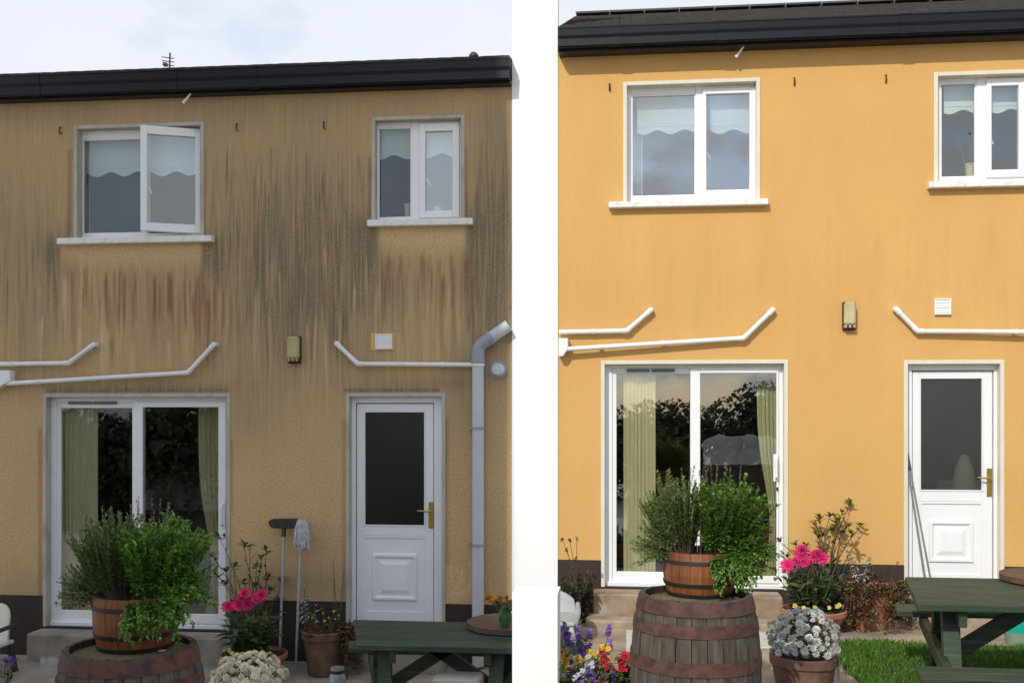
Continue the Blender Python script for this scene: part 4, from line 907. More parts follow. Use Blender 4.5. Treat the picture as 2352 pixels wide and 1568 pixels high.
# barrels, tubs and herbs
zl = 1.03; cl = G(300, 1480, zl)
zh = barrel('old rust-hooped oak barrel in front of the stained house', cl, zl, .335, .40, 1.03, None)
ct = G(312, 1483, zh); zs_ = tub('wooden half-barrel tub with black hoops on the shaded barrel', ct, zh, .196, .222, .288, ((.80, .022), (.28, .022), (.03, .026)))
herb_pair(ct, zs_, 1.08, 'shaded', 21)
zr = 1.345; cr = G(1597, 1360, zr)
zh = barrel('old rust-hooped oak barrel standing in the sun by the orange house', cr, zr, .285, .336, .845, None)
ct = G(1607, 1362, zh); zs_ = tub('wooden half-barrel tub with black hoops on the sunlit barrel', ct, zh, .172, .193, .232, ((.79, .018), (.28, .018), (.03, .022)))
herb_pair(ct, zs_, .97, 'sunlit', 22)
mb = MB(); p = G(1655, 1368, zh+.002); mb.box(p.x-.05, p.x+.05, p.y-.015, p.y+.02, zh+.001, zh+.004); tag(mb.build('paper_scrap', upvc, loc=p), 'scrap of white paper on the sunlit barrel head', 'paper')
mb = MB(); p = G(362, 1492, .997); mb.box(p.x-.04, p.x+.04, p.y-.012, p.y+.016, .996, .999); tag(mb.build('paper_scrap', upvc, loc=p), 'scrap of white paper on the shaded barrel head', 'paper')

def pot(label, c, z0, r0, r1, h, m, rim=.03, group='clay plant pots', lip=.014):
    t = thing('plant_pot', label, 'pot', (c.x, c.y, z0), group); mb = MB()
    mb.lathe([(0, 0), (r0, 0), (r0+.004, .01), (r1-lip, h-rim), (r1-lip+.002, h-rim), (r1, h-rim+.004), (r1+.003, h-.006), (r1-.003, h), (r1-.016, h), (r1-.02, h*.8)], (c.x, c.y, z0), 36); mb.build('pot', m, t, smooth=True)
    mb = MB(); mb.lathe([(r1-.018, h*.86), (0, h*.92)], (c.x, c.y, z0), 24); mb.build('soil', soil, t); return z0+h*.9
def leaf_me(name, l, w, mat, n=4, cup=.25, droop=.35):
    """one leaf along +Y, with a midrib fold and a drooping tip"""
    mb = MB(); vs = []
    for i in range(n+1):
        u = i/n; ww = w/2*math.sin(math.pi*(u**.75)*.96+.06); z = -droop*l*u*u
        vs += [(-ww, u*l, z+cup*ww), (0, u*l, z), (ww, u*l, z+cup*ww)]
    fs = []
    for i in range(n):
        a = i*3; fs += [(a, a+1, a+4, a+3), (a+1, a+2, a+5, a+4)]
    mb.add(vs, fs); me = bpy.data.meshes.new(name); me.from_pydata(mb.v, [], mb.f); me.materials.append(mat); return me
def petals_me(name, mat, rings, seed=0, cm=None):
    """flower head facing +Z: rings of (count, length, width, tilt, z)"""
    r = random.Random(seed); lm = LM()
    for n, l, w, tilt, z in rings:
        a0 = r.random()*6
        for k in range(n):
            a = a0+2*math.pi*k/n+r.uniform(-.1, .1); tl = tilt+r.uniform(-.12, .12); d = Vector((math.cos(a)*math.cos(tl), math.sin(a)*math.cos(tl), math.sin(tl)))
            lm.leaf(Vector((d.x*.1*l, d.y*.1*l, z)), d, Vz if abs(d.z) < .95 else Vector((1,0,0)), l*r.uniform(.88, 1.08), w, .25)
    me = bpy.data.meshes.new(name); me.from_pydata(lm.v, [], lm.f); me.materials.append(mat); return me
def look(d, up=Vz): 
    return Vector(d).to_track_quat('Z', 'Y')
def aim_leaf(d, roll=0):
    """leaf pointing along d with its upper side up"""
    y = Vector(d).normalized(); x = y.cross(Vz)
    if x.length < 1e-3: x = Vector((1,0,0))
    x.normalize(); z = x.cross(y); q = Matrix((x, y, z)).transposed().to_quaternion()
    from mathutils import Quaternion
    return q @ Quaternion((0, 1, 0), roll)
pinkm = LEAF('pink_petal', [(.62, .02, .14), (.72, .035, .20), (.80, .10, .30)], .5, .3)
creamm = LEAF('cream_petal', [(.82, .79, .58), (.88, .85, .68), (.82, .72, .60)], .6, .2)
lilacw = LEAF('lilac_white_petal', [(.60, .61, .60), (.70, .70, .67), (.62, .58, .54)], .6, .2)
yelm = LEAF('yellow_petal', [(.72, .62, .16), (.80, .70, .22)], .5, .3)
goldm = LEAF('golden_petal', [(.70, .45, .03), (.78, .55, .05)], .5, .3)
orangem = LEAF('orange_petal', [(.62, .22, .012), (.72, .34, .03)], .5, .3)
redm = LEAF('red_petal', [(.55, .012, .03), (.68, .03, .07)], .5, .3)
violet = LEAF('violet_petal', [(.12, .04, .32), (.22, .09, .45), (.30, .17, .50)], .5, .3)
whitel = LEAF('white_petal', [(.62, .56, .68), (.72, .70, .76)], .5, .3)
darkleaf = LEAF('dahlia_leaf', [(.032, .065, .022), (.06, .11, .04), (.045, .085, .03)], .4, .15)
primleaf = LEAF('primrose_leaf', [(.05, .10, .02), (.09, .15, .035)], .5, .25)
olive = LEAF('shrub_leaf', [(.06, .085, .018), (.10, .13, .03), (.12, .12, .04)], .45, .25)
maroon = LEAF('maroon_leaf', [(.055, .016, .017), (.10, .03, .028), (.075, .04, .022)], .45, .2)
trailm = LEAF('trailing_leaf', [(.055, .016, .017), (.11, .035, .028), (.20, .085, .06), (.11, .13, .035), (.16, .15, .05), (.06, .03, .025)], .45, .2)
silver = LEAF('silver_leaf', [(.34, .35, .31), (.48, .49, .44)], .8, .15)
me_dleaf = leaf_me('leaf', .085, .045, darkleaf); me_pleaf = leaf_me('leaf', .07, .035, primleaf); me_oleaf = leaf_me('leaf', .075, .030, olive, droop=.15)
me_mleaf = leaf_me('leaf', .065, .060, maroon, droop=.5); me_sleaf = leaf_me('leaf', .055, .016, silver, droop=.3); me_mgreen = leaf_me('leaf', .055, .04, primleaf, droop=.4)
me_dahlia = petals_me('flower', pinkm, [(12, .052, .026, .05, 0), (11, .046, .024, .45, .006), (9, .036, .02, .85, .01), (6, .026, .016, 1.2, .012)], 1)
me_chrys = petals_me('flower', creamm, [(13, .034, .013, -.1, 0), (12, .031, .012, .3, .004), (10, .026, .011, .7, .007), (7, .02, .01, 1.1, .009)], 2)
me_chrys2 = petals_me('flower', lilacw, [(11, .028, .012, -.1, 0), (10, .025, .011, .3, .004), (8, .021, .010, .7, .006), (6, .016, .009, 1.1, .008)], 3)
def pansy(mat, nm='flower', s=1): return petals_me(nm, mat, [(5, .021*s, .023*s, .15, 0), (3, .012*s, .013*s, .5, .003)], 5)
me_py, me_pg, me_pv, me_pw, me_pr = pansy(yelm), pansy(goldm), pansy(violet), pansy(whitel), pansy(redm)
me_mar = petals_me('flower', orangem, [(12, .030, .014, 0, 0), (10, .026, .013, .4, .004), (8, .02, .011, .9, .008)], 6)

def dahlia(label, c, z, sc, pts, seed, d):
    """leafy pink-flowered plant; pts = flower positions in picture units at distance d"""
    r = random.Random(seed); t = thing('dahlia', label, 'plant', (c.x, c.y, z), 'pink-flowered plants'); sm = MB()
    for i in range(48):
        a = r.uniform(0, 2*math.pi); q = r.random(); pa = stem_path((c.x+.08*sc*math.cos(a), c.y+.08*sc*math.sin(a), z), (.85*math.cos(a)*q, .8*math.sin(a)*q, 1), r.uniform(.24, .42)*sc, .1, 5, r); tri_tube(sm, pa, .005, .003)
        for k in range(6):
            p, dd_ = along(pa, .15+.85*(k+r.random())/6); o = rv(r); o = Vector((o.x, o.y, .15+abs(o.z)*.5)); put('leaf', me_dleaf, t, p, aim_leaf(o, r.uniform(-.5, .5)), r.uniform(.85, 1.5)*sc)
    for x, y in pts:
        p = P(x, y, d); b = Vector((c.x+r.uniform(-.06, .06), c.y+r.uniform(-.05, .05), z)); m = b.lerp(p, .6)+Vector((0, 0, .05)); tri_tube(sm, [b, m, p], .004, .003)
        put('flower', me_dahlia, t, p, look((r.uniform(-.4, .4), -1, r.uniform(.3, .9))), r.uniform(1.05, 1.4)*sc)
    fast('stems', sm.v, sm.f, stem_m, t, 'stuff')
def rim_flowers(label, c, z, rr, n, me, seed, a0=-2.9, a1=-.2, sc=1.0, name='primrose'):
    r = random.Random(seed); t = thing(name, label, 'plant', (c.x, c.y, z))
    for i in range(n):
        a = a0+(a1-a0)*(i+r.random()*.8)/n; p = Vector((c.x+rr*math.cos(a)*r.uniform(.82, 1), c.y+rr*math.sin(a)*r.uniform(.82, 1), z))
        for k in range(6):
            b = a+r.uniform(-1.5, 1.5); put('leaf', me_pleaf, t, p+Vector((r.uniform(-.02, .02), r.uniform(-.02, .02), 0)), aim_leaf((math.cos(b), math.sin(b), r.uniform(.4, 1.4))), r.uniform(.6, .95)*sc)
        if r.random() < .75: put('flower', me, t, p+Vector((0, -.01, r.uniform(.05, .085))*1), look((r.uniform(-.5, .5), -1, r.uniform(.2, 1))), r.uniform(.8, 1.15)*sc)
def dome(name, label, c, z, rx, rz, n, me, leafm, seed, group):
    """ball of blooms"""
    r = random.Random(seed); t = thing(name, label, 'plant', (c.x, c.y, z), group); lm = LM(); i = 0; done = []
    ga = math.pi*(3-math.sqrt(5)); tot = int(n*1.35)
    for i in range(tot):
        u = 1-(i+.5)/tot*1.35
        if u < -.35: break
        a = ga*i; s = math.sqrt(max(0, 1-u*u)); j = r.uniform(.84, 1.07)
        d = Vector((s*math.cos(a)+r.uniform(-.07, .07), s*math.sin(a)+r.uniform(-.07, .07), u+r.uniform(-.06, .06))); p = Vector((c.x+d.x*rx*j, c.y+d.y*rx*j, z+rz*.38+d.z*rz*.62*j))
        put('flower', me, t, p, look((d.x+r.uniform(-.25, .25), d.y+r.uniform(-.25, .25), d.z+.25)), r.uniform(.6, 1.3))
    for k in range(700):
        d = rv(r); d.z = d.z if d.z > -.4 else -d.z; j = r.uniform(.4, .93); p = Vector((c.x+d.x*rx*j, c.y+d.y*rx*j, z+rz*.38+d.z*rz*.6*j)); lm.leaf(p, (d+rv(r)*.7), Vz, r.uniform(.025, .05), .018)
    fast('foliage', lm.v, lm.f, leafm, t, 'stuff')
def shrub(label, base, tips, d, seed, sc=1.0):
    """sparse shrub with rosettes of leaves at the ends of bare twigs"""
    r = random.Random(seed); t = thing('shrub', label, 'shrub', base, 'sparse shrubs behind the pots')
    for x, y in tips:
        p = P(x, y, d+r.uniform(-.16, .12)); b = Vector(base)+Vector((r.uniform(-.03, .03), 0, 0)); m = b.lerp(p, .55)+Vector((r.uniform(-.05, .05), r.uniform(-.03, .03), .04)); sm = MB(); pts = [b, b.lerp(m, .5)+Vector((0, 0, .02)), m, m.lerp(p, .6)+Vector((r.uniform(-.015, .015), 0, .01)), p]
        sm.tube(pts, [.006, .005, .004, .003, .002], 5); fast('stem', sm.v, sm.f, stem_m, t)
        for k in range(r.randint(7, 9)):
            a = 2*math.pi*k/8+r.uniform(-.3, .3); put('leaf', me_oleaf, t, p-(p-m).normalized()*r.uniform(0, .05), aim_leaf((math.cos(a), math.sin(a), r.uniform(.0, 1.2))), r.uniform(.75, 1.2)*sc)
        for k in range(r.randint(2, 4)):
            q, dd_ = along(pts, r.uniform(.5, .92)); put('leaf', me_oleaf, t, q, aim_leaf((r.uniform(-1, 1), r.uniform(-1, .5), r.uniform(.1, 1))), r.uniform(.6, .95)*sc)
def heuchera(label, c, z, rr, n, seed, spill=(-1.3, 1.0), drop=.28):
    """mound of larger leaves over the pot, small ones trailing down its side between the angles in spill"""
    r = random.Random(seed); t = thing('heuchera', label, 'plant', (c.x, c.y, z), 'maroon-leaved plants'); lm = LM(); sm = MB()
    for i in range(n//3):
        a = r.uniform(0, 2*math.pi); q = r.random()**.5; p = Vector((c.x+rr*q*math.cos(a), c.y+rr*q*math.sin(a), z+r.uniform(.0, .13)*(1.2-q)))
        o = Vector((p.x-c.x, p.y-c.y-.05, r.uniform(-.02, .14))); put('leaf', me_mleaf if r.random() < .72 else me_mgreen, t, p, aim_leaf(o+rv(r)*.06, r.uniform(-.6, .6)), r.uniform(.5, .95))
    for i in range(n//6):
        a = r.uniform(*spill)-.75; b = Vector((c.x+rr*.7*math.cos(a), c.y+rr*.7*math.sin(a), z+.03)); l = drop*r.uniform(.5, 1.15); out = Vector((math.cos(a), math.sin(a), 0)); e = b+out*(.09+r.uniform(.0, .09))
        pts = [b, e+Vector((0, 0, .03)), e+Vector((r.uniform(-.03, .03), r.uniform(-.02, .02), -l*.5)), e+out*r.uniform(-.02, .03)+Vector((r.uniform(-.04, .04), 0, -l))]; tri_tube(sm, pts, .003, .0015)
        for k in range(30):
            p, d = along(pts, r.uniform(.1, 1)); o = rv(r); lm.leaf(p+o*.012, Vector((o.x, o.y-.3, o.z*.6)), Vz, r.uniform(.022, .05), r.uniform(.018, .036), .3)
    fast('stems', sm.v, sm.f, stem_m, t, 'stuff'); fast('trailing_foliage', lm.v, lm.f, trailm, t, 'stuff')
def sprays(name, label, base, n, h, spread, me, nl, seed, top=None, sc=1.0, fl=None, nf=0, lean=0):
    """upright thin stems with leaves and a few flower heads"""
    r = random.Random(seed); t = thing(name, label, 'plant', base); sm = MB()
    for i in range(n):
        a = r.uniform(0, 2*math.pi); b = Vector(base)+Vector((.04*math.cos(a), .04*math.sin(a), 0)); pts = stem_path(b, (spread*math.cos(a)+lean, spread*math.sin(a)*.6, 1), h*r.uniform(.6, 1.05), .05, 5, r); tri_tube(sm, pts, .004, .002)
        for k in range(nl):
            p, d = along(pts, r.uniform(.25, 1)); o = rv(r); put('leaf', me, t, p, aim_leaf((o.x, o.y, r.uniform(-.2, .8)), r.uniform(-.5, .5)), r.uniform(.6, 1.1)*sc)
        for k in range(nf):
            p, d = along(pts, r.uniform(.75, 1)); put('flower', fl, t, p+rv(r)*.012, look((r.uniform(-.7, .7), -1, r.uniform(-.1, 1))), r.uniform(.75, 1.2)*sc)
    fast('stems', sm.v, sm.f, stem_m, t, 'stuff'); return t

# --- pots in front of the stained house
c = Vector((P(583, 1500, .62).x, -.62, 0)); zp = pot('wide shallow terracotta bowl holding the pink dahlia, stained house', c, GL, .20, .285, .215, terra, .045)
dahlia('pink dahlia in the wide bowl in front of the stained wall', c, zp, .98, [(523, 1392), (556, 1372), (568, 1385), (562, 1362), (600, 1366), (590, 1374), (548, 1388)], 31, .70)
rim_flowers('pale yellow primroses round the rim of the shaded dahlia bowl', c, zp, .25, 11, me_py, 32)
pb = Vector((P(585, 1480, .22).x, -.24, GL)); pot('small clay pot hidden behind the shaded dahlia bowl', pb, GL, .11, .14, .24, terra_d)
shrub('sparse green shrub with leaf rosettes against the stained wall', (pb.x, pb.y, .2), [(502, 1230), (486, 1273), (560, 1243), (574, 1250), (612, 1260), (589, 1295), (515, 1303), (495, 1318), (509, 1334), (649, 1325), (617, 1322), (586, 1337), (538, 1290), (626, 1348), (640, 1374), (602, 1275), (560, 1330), (600, 1352)], .22, 33)
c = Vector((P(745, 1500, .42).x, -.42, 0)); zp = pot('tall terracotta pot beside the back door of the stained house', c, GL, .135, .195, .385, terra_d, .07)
heuchera('maroon-leaved plant trailing from the pot by the shaded back door', c, zp, .19, 190, 34, (.1, 1.5), .33)
sprays('silver_plant', 'silvery stems rising behind the shaded maroon plant', (P(712, 1440, .35).x, -.35, zp), 6, .40, .14, me_sleaf, 13, 35)
sprays('bidens', 'small golden flowers in front of the shaded back door', (c.x+.02, c.y-.04, zp), 9, .22, .5, me_mgreen, 5, 36, None, .6, me_pg, 1)
sprays('teasel', 'thin dry stalk with seed heads on the stained wall', (P(775, 1440, .3).x, -.3, zp), 3, .72, .07, me_oleaf, 5, 37, None, .5)
c = G(570, 1585, .33); zp = pot('clay pot under the cream chrysanthemums', Vector((c.x, c.y, 0)), GL, .15, .2, .32, terra)
dome('chrysanthemum', 'dense ball of cream chrysanthemums in front of the stained house', Vector((c.x, c.y, 0)), .29, .24, .30, 108, me_chrys, primleaf, 38, 'chrysanthemum balls')
# purple corner flowers, left edge
p = G(-6, 1590, .0); p = P(4, 1590, 1.2)
sprays('violet_plant', 'purple flowers at the bottom corner beside the stained house', (p.x, p.y, GL), 9, .30, .25, me_pleaf, 4, 39, None, .8, me_pv, 3)
# --- pots in front of the orange house
c = Vector((P(1868, 1410, .55).x, -.58, 0)); zp = pot('wide shallow terracotta bowl holding the pink dahlia, orange house', c, GR, .17, .262, .185, terra, .045)
dahlia('pink dahlia in the wide bowl in front of the orange wall', c, zp, .88, [(1808, 1298), (1838, 1276), (1846, 1290), (1842, 1264), (1878, 1273), (1888, 1282), (1868, 1279), (1830, 1290)], 41, .68)
rim_flowers('pale yellow primroses round the rim of the sunlit dahlia bowl', c, zp, .225, 10, me_py, 42, sc=.9)
pb = Vector((P(1890, 1400, .2).x, -.22, GR)); pot('small clay pot hidden behind the sunlit dahlia bowl', pb, GR, .11, .14, .22, terra_d)
shrub('sparse shrub with leaf rosettes against the orange wall', (pb.x, pb.y, GR+.2), [(1953, 1152), (1908, 1176), (1870, 1193), (1882, 1185), (1935, 1175), (1983, 1200), (1950, 1204), (1876, 1226), (1890, 1220), (1915, 1209), (1935, 1222), (1893, 1258), (1846, 1246), (1819, 1243), (1787, 1240), (1799, 1270), (1917, 1282), (1860, 1262), (1960, 1222), (1920, 1190)], .2, 43, .9)
c = Vector((P(1995, 1400, .38).x, -.40, 0)); zp = pot('tall terracotta pot beside the back door of the orange house', c, GR, .13, .205, .36, terra, .06)
heuchera('maroon-leaved plant trailing all over the pot by the sunlit back door', c, zp, .21, 290, 44, (-2.4, .9), .32)
sprays('silver_plant', 'silvery stems rising behind the sunlit maroon plant', (P(1972, 1330, .35).x, -.33, zp-.02), 9, .33, .22, me_sleaf, 15, 45)
sprays('dry_stalks', 'brown dry stalks beside the door of the orange house', (P(2030, 1330, .3).x, -.3, zp-.02), 5, .28, .3, me_mleaf, 4, 46, None, .45)
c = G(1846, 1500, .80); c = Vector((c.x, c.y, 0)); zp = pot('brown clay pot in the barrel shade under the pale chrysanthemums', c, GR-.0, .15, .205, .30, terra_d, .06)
dome('chrysanthemum', 'ball of greyish white chrysanthemums beside the sunlit barrel', c, zp+.0, .205, .30, 96, me_chrys2, darkleaf, 47, 'chrysanthemum balls')
mb = MB(); q = G(1925, 1560, GR); mb.tube([(q.x, q.y, GR), (q.x-.01, q.y, GR+.26)], .012, 8); tag(mb.build('metal_stake', steel, loc=(q.x, q.y, GR)), 'short metal stake in the lawn beside the brown clay pot', 'stake')
# --- flower bed at the foot of the white pillar, orange side
def spot(x, d): return Vector((P(x, 1500, d).x, -d, GR))
b = spot(1330, 3.0)
for lab, x, d, n, h, me, nf, sd_, nm in (('spires of purple flowers in the bed beside the white pillar', 1342, 2.75, 13, .50, me_pv, 7, 51, 'salvia'), ('second purple clump touching the white pillar', 1295, 2.75, 9, .42, me_pv, 6, 52, 'salvia'),
        ('golden yellow flowers below the purple spires', 1336, 3.0, 10, .40, me_pg, 6, 53, 'pansy'), ('golden yellow flowers against the white pillar', 1298, 3.0, 9, .38, me_pg, 6, 54, 'pansy'),
        ('white and lilac bedding flowers at the bottom edge', 1306, 3.15, 26, .34, me_pw, 3, 55, 'bedding_plant'), ('small violet bedding flowers between the yellow ones and the red geranium', 1362, 3.15, 22, .32, me_pv, 2, 56, 'bedding_plant')):
    q = spot(x, d); sprays(nm, lab, q, n, h, .34, me_pleaf, 7, sd_, None, .8, me, nf)
q = spot(1420, 3.1); zz = pot('small terracotta pot holding the red geranium', q, GR, .09, .13, .20, terra)
sprays('geranium', 'red geranium beside the sunlit barrel', (q.x, q.y, zz), 22, .19, .34, me_mgreen, 9, 57, None, .9, me_pr, 3)
mb = MB(); mb.box(.55, b.x+.35, -3.9, -2.45, GR-.05, GR+.03); tag(mb.build('flower_bed_soil', soil), kind='structure')
# dark shrub at the left end of the orange house
r = random.Random(61); q = spot(1326, .40); t = thing('dark_shrub', 'dark leafy shrub with seed heads against the brown plinth by the white strip', 'shrub', q); lm = LM(); sm = MB()
for i in range(70):
    a = r.uniform(0, 6.28); pts = stem_path(q+Vector((.05*math.cos(a), .05*math.sin(a), 0)), (.22*math.cos(a)-.02, .3*math.sin(a), 1), r.uniform(.2, .44), .05, 5, r); tri_tube(sm, pts, .004, .002)
    for k in range(24):
        p, d = along(pts, r.uniform(.15, 1)); lm.leaf(p, rv(r), Vz, .05, .022)
for x, y in ((1292, 1239), (1308, 1240), (1324, 1236), (1322, 1283), (1300, 1262)):
    e = P(x, y, .5); tri_tube(sm, [q+Vector((0, 0, .2)), e.lerp(q, .4)+Vector((0, 0, .15)), e], .003, .0015)
    for k in range(16): lm.leaf(e+rv(r)*.01, rv(r), Vz, .02, .014)
fast('stems', sm.v, sm.f, stem_m, t, 'stuff'); fast('foliage', lm.v, lm.f, LEAF('dark_shrub_leaf', [(.022, .024, .012), (.045, .036, .018), (.03, .03, .02)], .5, .1), t, 'stuff')
# plant in the yellow pot behind the glass
q = Vector((yp.x, yp.y, yp.z+yh*.85)); sprays('window_plant', 'green plant in the yellow pot behind the glass', q, 6, .34, .28, me_pleaf, 7, 62, None, .7)

# ================================================================== TABLES
def table(label, A, B, xb, zg, bench, over=.20):
    """picnic table with attached benches. A, B = far-left and near-left corner of the top; its ends are racked a little out of square"""
    d0, d1 = -A.y, -B.y; sl = (B.x-A.x)/(d1-d0); xe = lambda y, e=0: A.x+sl*(-y-d0)+e
    zt = zg+.72; t = thing('picnic_table', label, 'table', ((A.x+xb)/2, -(d0+d1)/2, zg), 'green picnic tables'); n = 5; w = (d1-d0)/n
    def plank(y0, y1, z0, z1, e0, e1, nm):
        j = R.uniform(-.006, .006); mb = MB(); q = [(xe(y0, e0)+j, y0), (xb+e1, y0), (xb+e1, y1), (xe(y1, e0)+j, y1)]
        mb.add([(x, y, z0) for x, y in q]+[(x, y, z1) for x, y in q], [(0,3,2,1), (4,5,6,7), (0,1,5,4), (1,2,6,5), (2,3,7,6), (3,0,4,7)]); mb.build(nm, tabm, t, bevel=.005)
    for k in range(n):
        y = -d0-w*(k+.5); plank(y-w/2+.003, y+w/2-.003, zt-.042+R.uniform(-.001, .001), zt, 0, 0, 'table_plank')
    dm = (d0+d1)/2; hb = bench
    for s in (-1, 1):
        for k in (0, 1):
            y = -dm+s*(hb+.06+.14*k); plank(y-.066, y+.066, zg+.405, zg+.445, -.03, .0, 'bench_plank')
    for x, side in ((over, 1), (None, -1)):
        X = (lambda y: xe(y, over)) if side > 0 else (lambda y: xb-over)
        for s in (-1, 1):
            ya, yb = -dm+s*.22, -dm+s*.46; mb = MB(); mb.bar((X(ya), ya, zt-.045), (X(yb), yb, zg+.002), .045, .095, (1, 0, 0)); mb.v = [(a, b_, max(c_, zg)) for a, b_, c_ in mb.v]; mb.build('leg', tabm, t)
        ya, yb = -dm-hb-.20, -dm+hb+.20; mb = MB(); mb.bar((X(ya)-.048*side, ya, zg+.357), (X(yb)-.048*side, yb, zg+.357), .044, .09); mb.build('bench_bearer', tabm, t, bevel=.004)
        ya, yb = -d1+.05, -d0-.05; mb = MB(); mb.bar((X(ya)+.048*side, ya, zt-.09), (X(yb)+.048*side, yb, zt-.09), .044, .09); mb.build('top_bearer', tabm, t, bevel=.004)
        mb = MB(); mb.bar((X(-dm)+side*.03, -dm, zg+.33), (X(-dm)+side*.55, -dm, zt-.05), .09, .045, (0, 1, 0)); mb.build('brace', tabm, t)
    return zt
f0, f1 = G(812, 1421, .72), G(820, 1478, .72)
ztl = table('dark green picnic table in the shade in front of the stained house', f0, f1, .34, GL, .66)
f0, f1 = G(2078, 1323, GR+.72), G(2108, 1386, GR+.72)
ztr = table('green picnic table in the sun in front of the orange house', f0, f1, f0.x+1.8, GR, .78)
def lazy(label, c, z, r0):
    t = thing('turntable', label, 'turntable', (c.x, c.y, z), 'round wooden turntables'); n = 9
    mb = MB(); mb.lathe([(0, .001), (r0*.45, .001), (r0*.45, .02), (0, .02)], (c.x, c.y, z), 24); mb.build('base', susan, t)
    for k in range(n):
        y0 = -r0+2*r0*k/n+.003; y1 = -r0+2*r0*(k+1)/n-.003; q = [y0+(y1-y0)*i/3 for i in range(4)]; xs = [math.sqrt(max(1e-4, r0*r0-y*y)) for y in q]
        poly = [(c.x-x, c.y+y) for x, y in zip(xs, q)]+[(c.x+x, c.y+y) for x, y in zip(xs[::-1], q[::-1])]; m = len(poly); mb = MB()
        mb.add([(x, y, z+.021) for x, y in poly]+[(x, y, z+.042) for x, y in poly], [tuple(range(m))[::-1], tuple(range(m, 2*m))]+[(i, (i+1)%m, (i+1)%m+m, i+m) for i in range(m)]); mb.build('slat', susan, t)
    mb = MB(); mb.lathe([(r0+.001, .008), (r0+.012, .008), (r0+.012, .043), (r0+.001, .043)], (c.x, c.y, z), 48); mb.build('rim', susan, t, smooth=True)
c = G(1172, 1439, ztl); lazy('round brown slatted turntable on the shaded table', c, ztl+.001, .305)
c2 = G(2420, 1335, ztr); lazy('round brown slatted turntable on the sunlit table', c2, ztr+.001, .30)
# marigolds in a green glass vase
q = G(1160, 1437, ztl+.044); t = thing('vase', 'green glass vase on the turntable of the shaded table', 'vase', (q.x, q.y, ztl+.044)); gm = M('green_glass', [(.03, .10, .05), (.07, .16, .06)], 12, rough=.12, bs=.02)
mb = MB(); mb.lathe([(0, 0), (.028, 0), (.045, .04), (.048, .09), (.03, .14), (.036, .17), (.031, .17), (.025, .14), (.04, .09), (0, .02)], (q.x, q.y, ztl+.044), 24); mb.build('glass', gm, t, smooth=True)
sprays('marigold', 'bunch of orange marigolds in the green glass vase', (q.x, q.y, ztl+.15), 11, .13, .75, me_pleaf, 5, 71, None, .75, me_mar, 1)
# ================================================================== THINGS ON THE GROUND
p = G(118, 1520, GL); t = thing('pet_bowl', 'round steel pet bowl in front of the shaded step', 'bowl', (p.x, p.y, GL)); mb = MB()
mb.lathe([(0, .004), (.085, .004), (.10, .0), (.10, .006), (.088, .065), (.092, .072), (.084, .074), (.075, .03), (0, .022)], (p.x, p.y, GL), 32); mb.build('bowl', M('brushed_bowl', [(.36, .36, .35), (.46, .46, .45)], 8, rough=.45, metal=.35), t, smooth=True)
p = P(652, 1200, .10); t = thing('broom', 'upside-down broom with dark head leaning on the stained wall', 'broom', (p.x, -.2, GL))
mb = MB(); mb.tube([(p.x, -.22, GL+.0), (p.x, -.10, p.z-.05)], .0125, 10); mb.build('handle', polegrey, t, smooth=True)
w = .135; mb = MB(); mb.prism([(p.x-w*.75, p.z-.045), (p.x-w, p.z-.01), (p.x-w, p.z+.018), (p.x-w*.8, p.z+.038), (p.x+w*.8, p.z+.042), (p.x+w, p.z+.03), (p.x+w*.95, p.z-.01), (p.x+w*.8, p.z-.045)], -.135, -.06); mb.build('head', bristle, t, bevel=.008)
mb = MB(); mb.tube([(p.x, -.11, p.z-.12), (p.x, -.10, p.z-.04)], .02, 10); mb.build('socket', darkmetal, t)
p = P(697, 1225, .12); t = thing('mop', 'upside-down grey cotton mop leaning beside the broom', 'mop', (p.x, -.2, GL)); pm = P(683, 1500, .2)
mb = MB(); mb.tube([(pm.x, -.24, GL), (p.x-.03, -.10, p.z+.05)], .0125, 10); mb.build('handle', polegrey, t, smooth=True)
r = random.Random(8); sm = MB(); hx = p.x-.02; hz = P(697, 1196, .12).z
for i in range(70):
    a = r.uniform(0, 6.28); o = Vector((.055*math.cos(a)+.012, -.05+.05*math.sin(a)-.09, 0)); l = r.uniform(.16, .26)
    pts = [Vector((hx, -.12, hz-.03)), Vector((hx+o.x*.6, o.y*.9, hz+r.uniform(-.005, .018))), Vector((hx+o.x*1.1, o.y, hz-.06)), Vector((hx+o.x*1.15+r.uniform(-.01, .01), o.y, hz-.14)), Vector((hx+o.x+r.uniform(-.015, .02), o.y, hz-l))]
    sm.tube(pts, .0065, 5)
sm.build('mop_head', mopm, t, smooth=True)
# poles leaning in the doorway of the orange house
for lab, xa, xb, dx in (('thin metal pole leaning in the left of the sunlit doorway', 2086, 2128, .0), ('second thin pole leaning in the sunlit doorway, lower end further right', 2089, 2142, .02)):
    a = P(xa, 1066, .0); b = P(xb, 1345, .20+dx); t = thing('pole', lab, 'pole', b, 'poles leaning in the doorway')
    a = Vector((a.x, .03-dx, a.z)); zb = r8[2]-.01; k = (b.z-zb)/(a.z-b.z); b = Vector((b.x+(b.x-a.x)*k, b.y, zb))
    mb = MB(); mb.tube([b, a], .008, 8); mb.build('shaft', M('dull_pole', [(.12, .12, .125), (.2, .2, .2)], 9, rough=.5), t, smooth=True); mb = MB(); mb.tube([a-(a-b).normalized()*.05, a+(a-b).normalized()*.10], .013, 8); mb.build('grip', darkmetal, t, smooth=True)
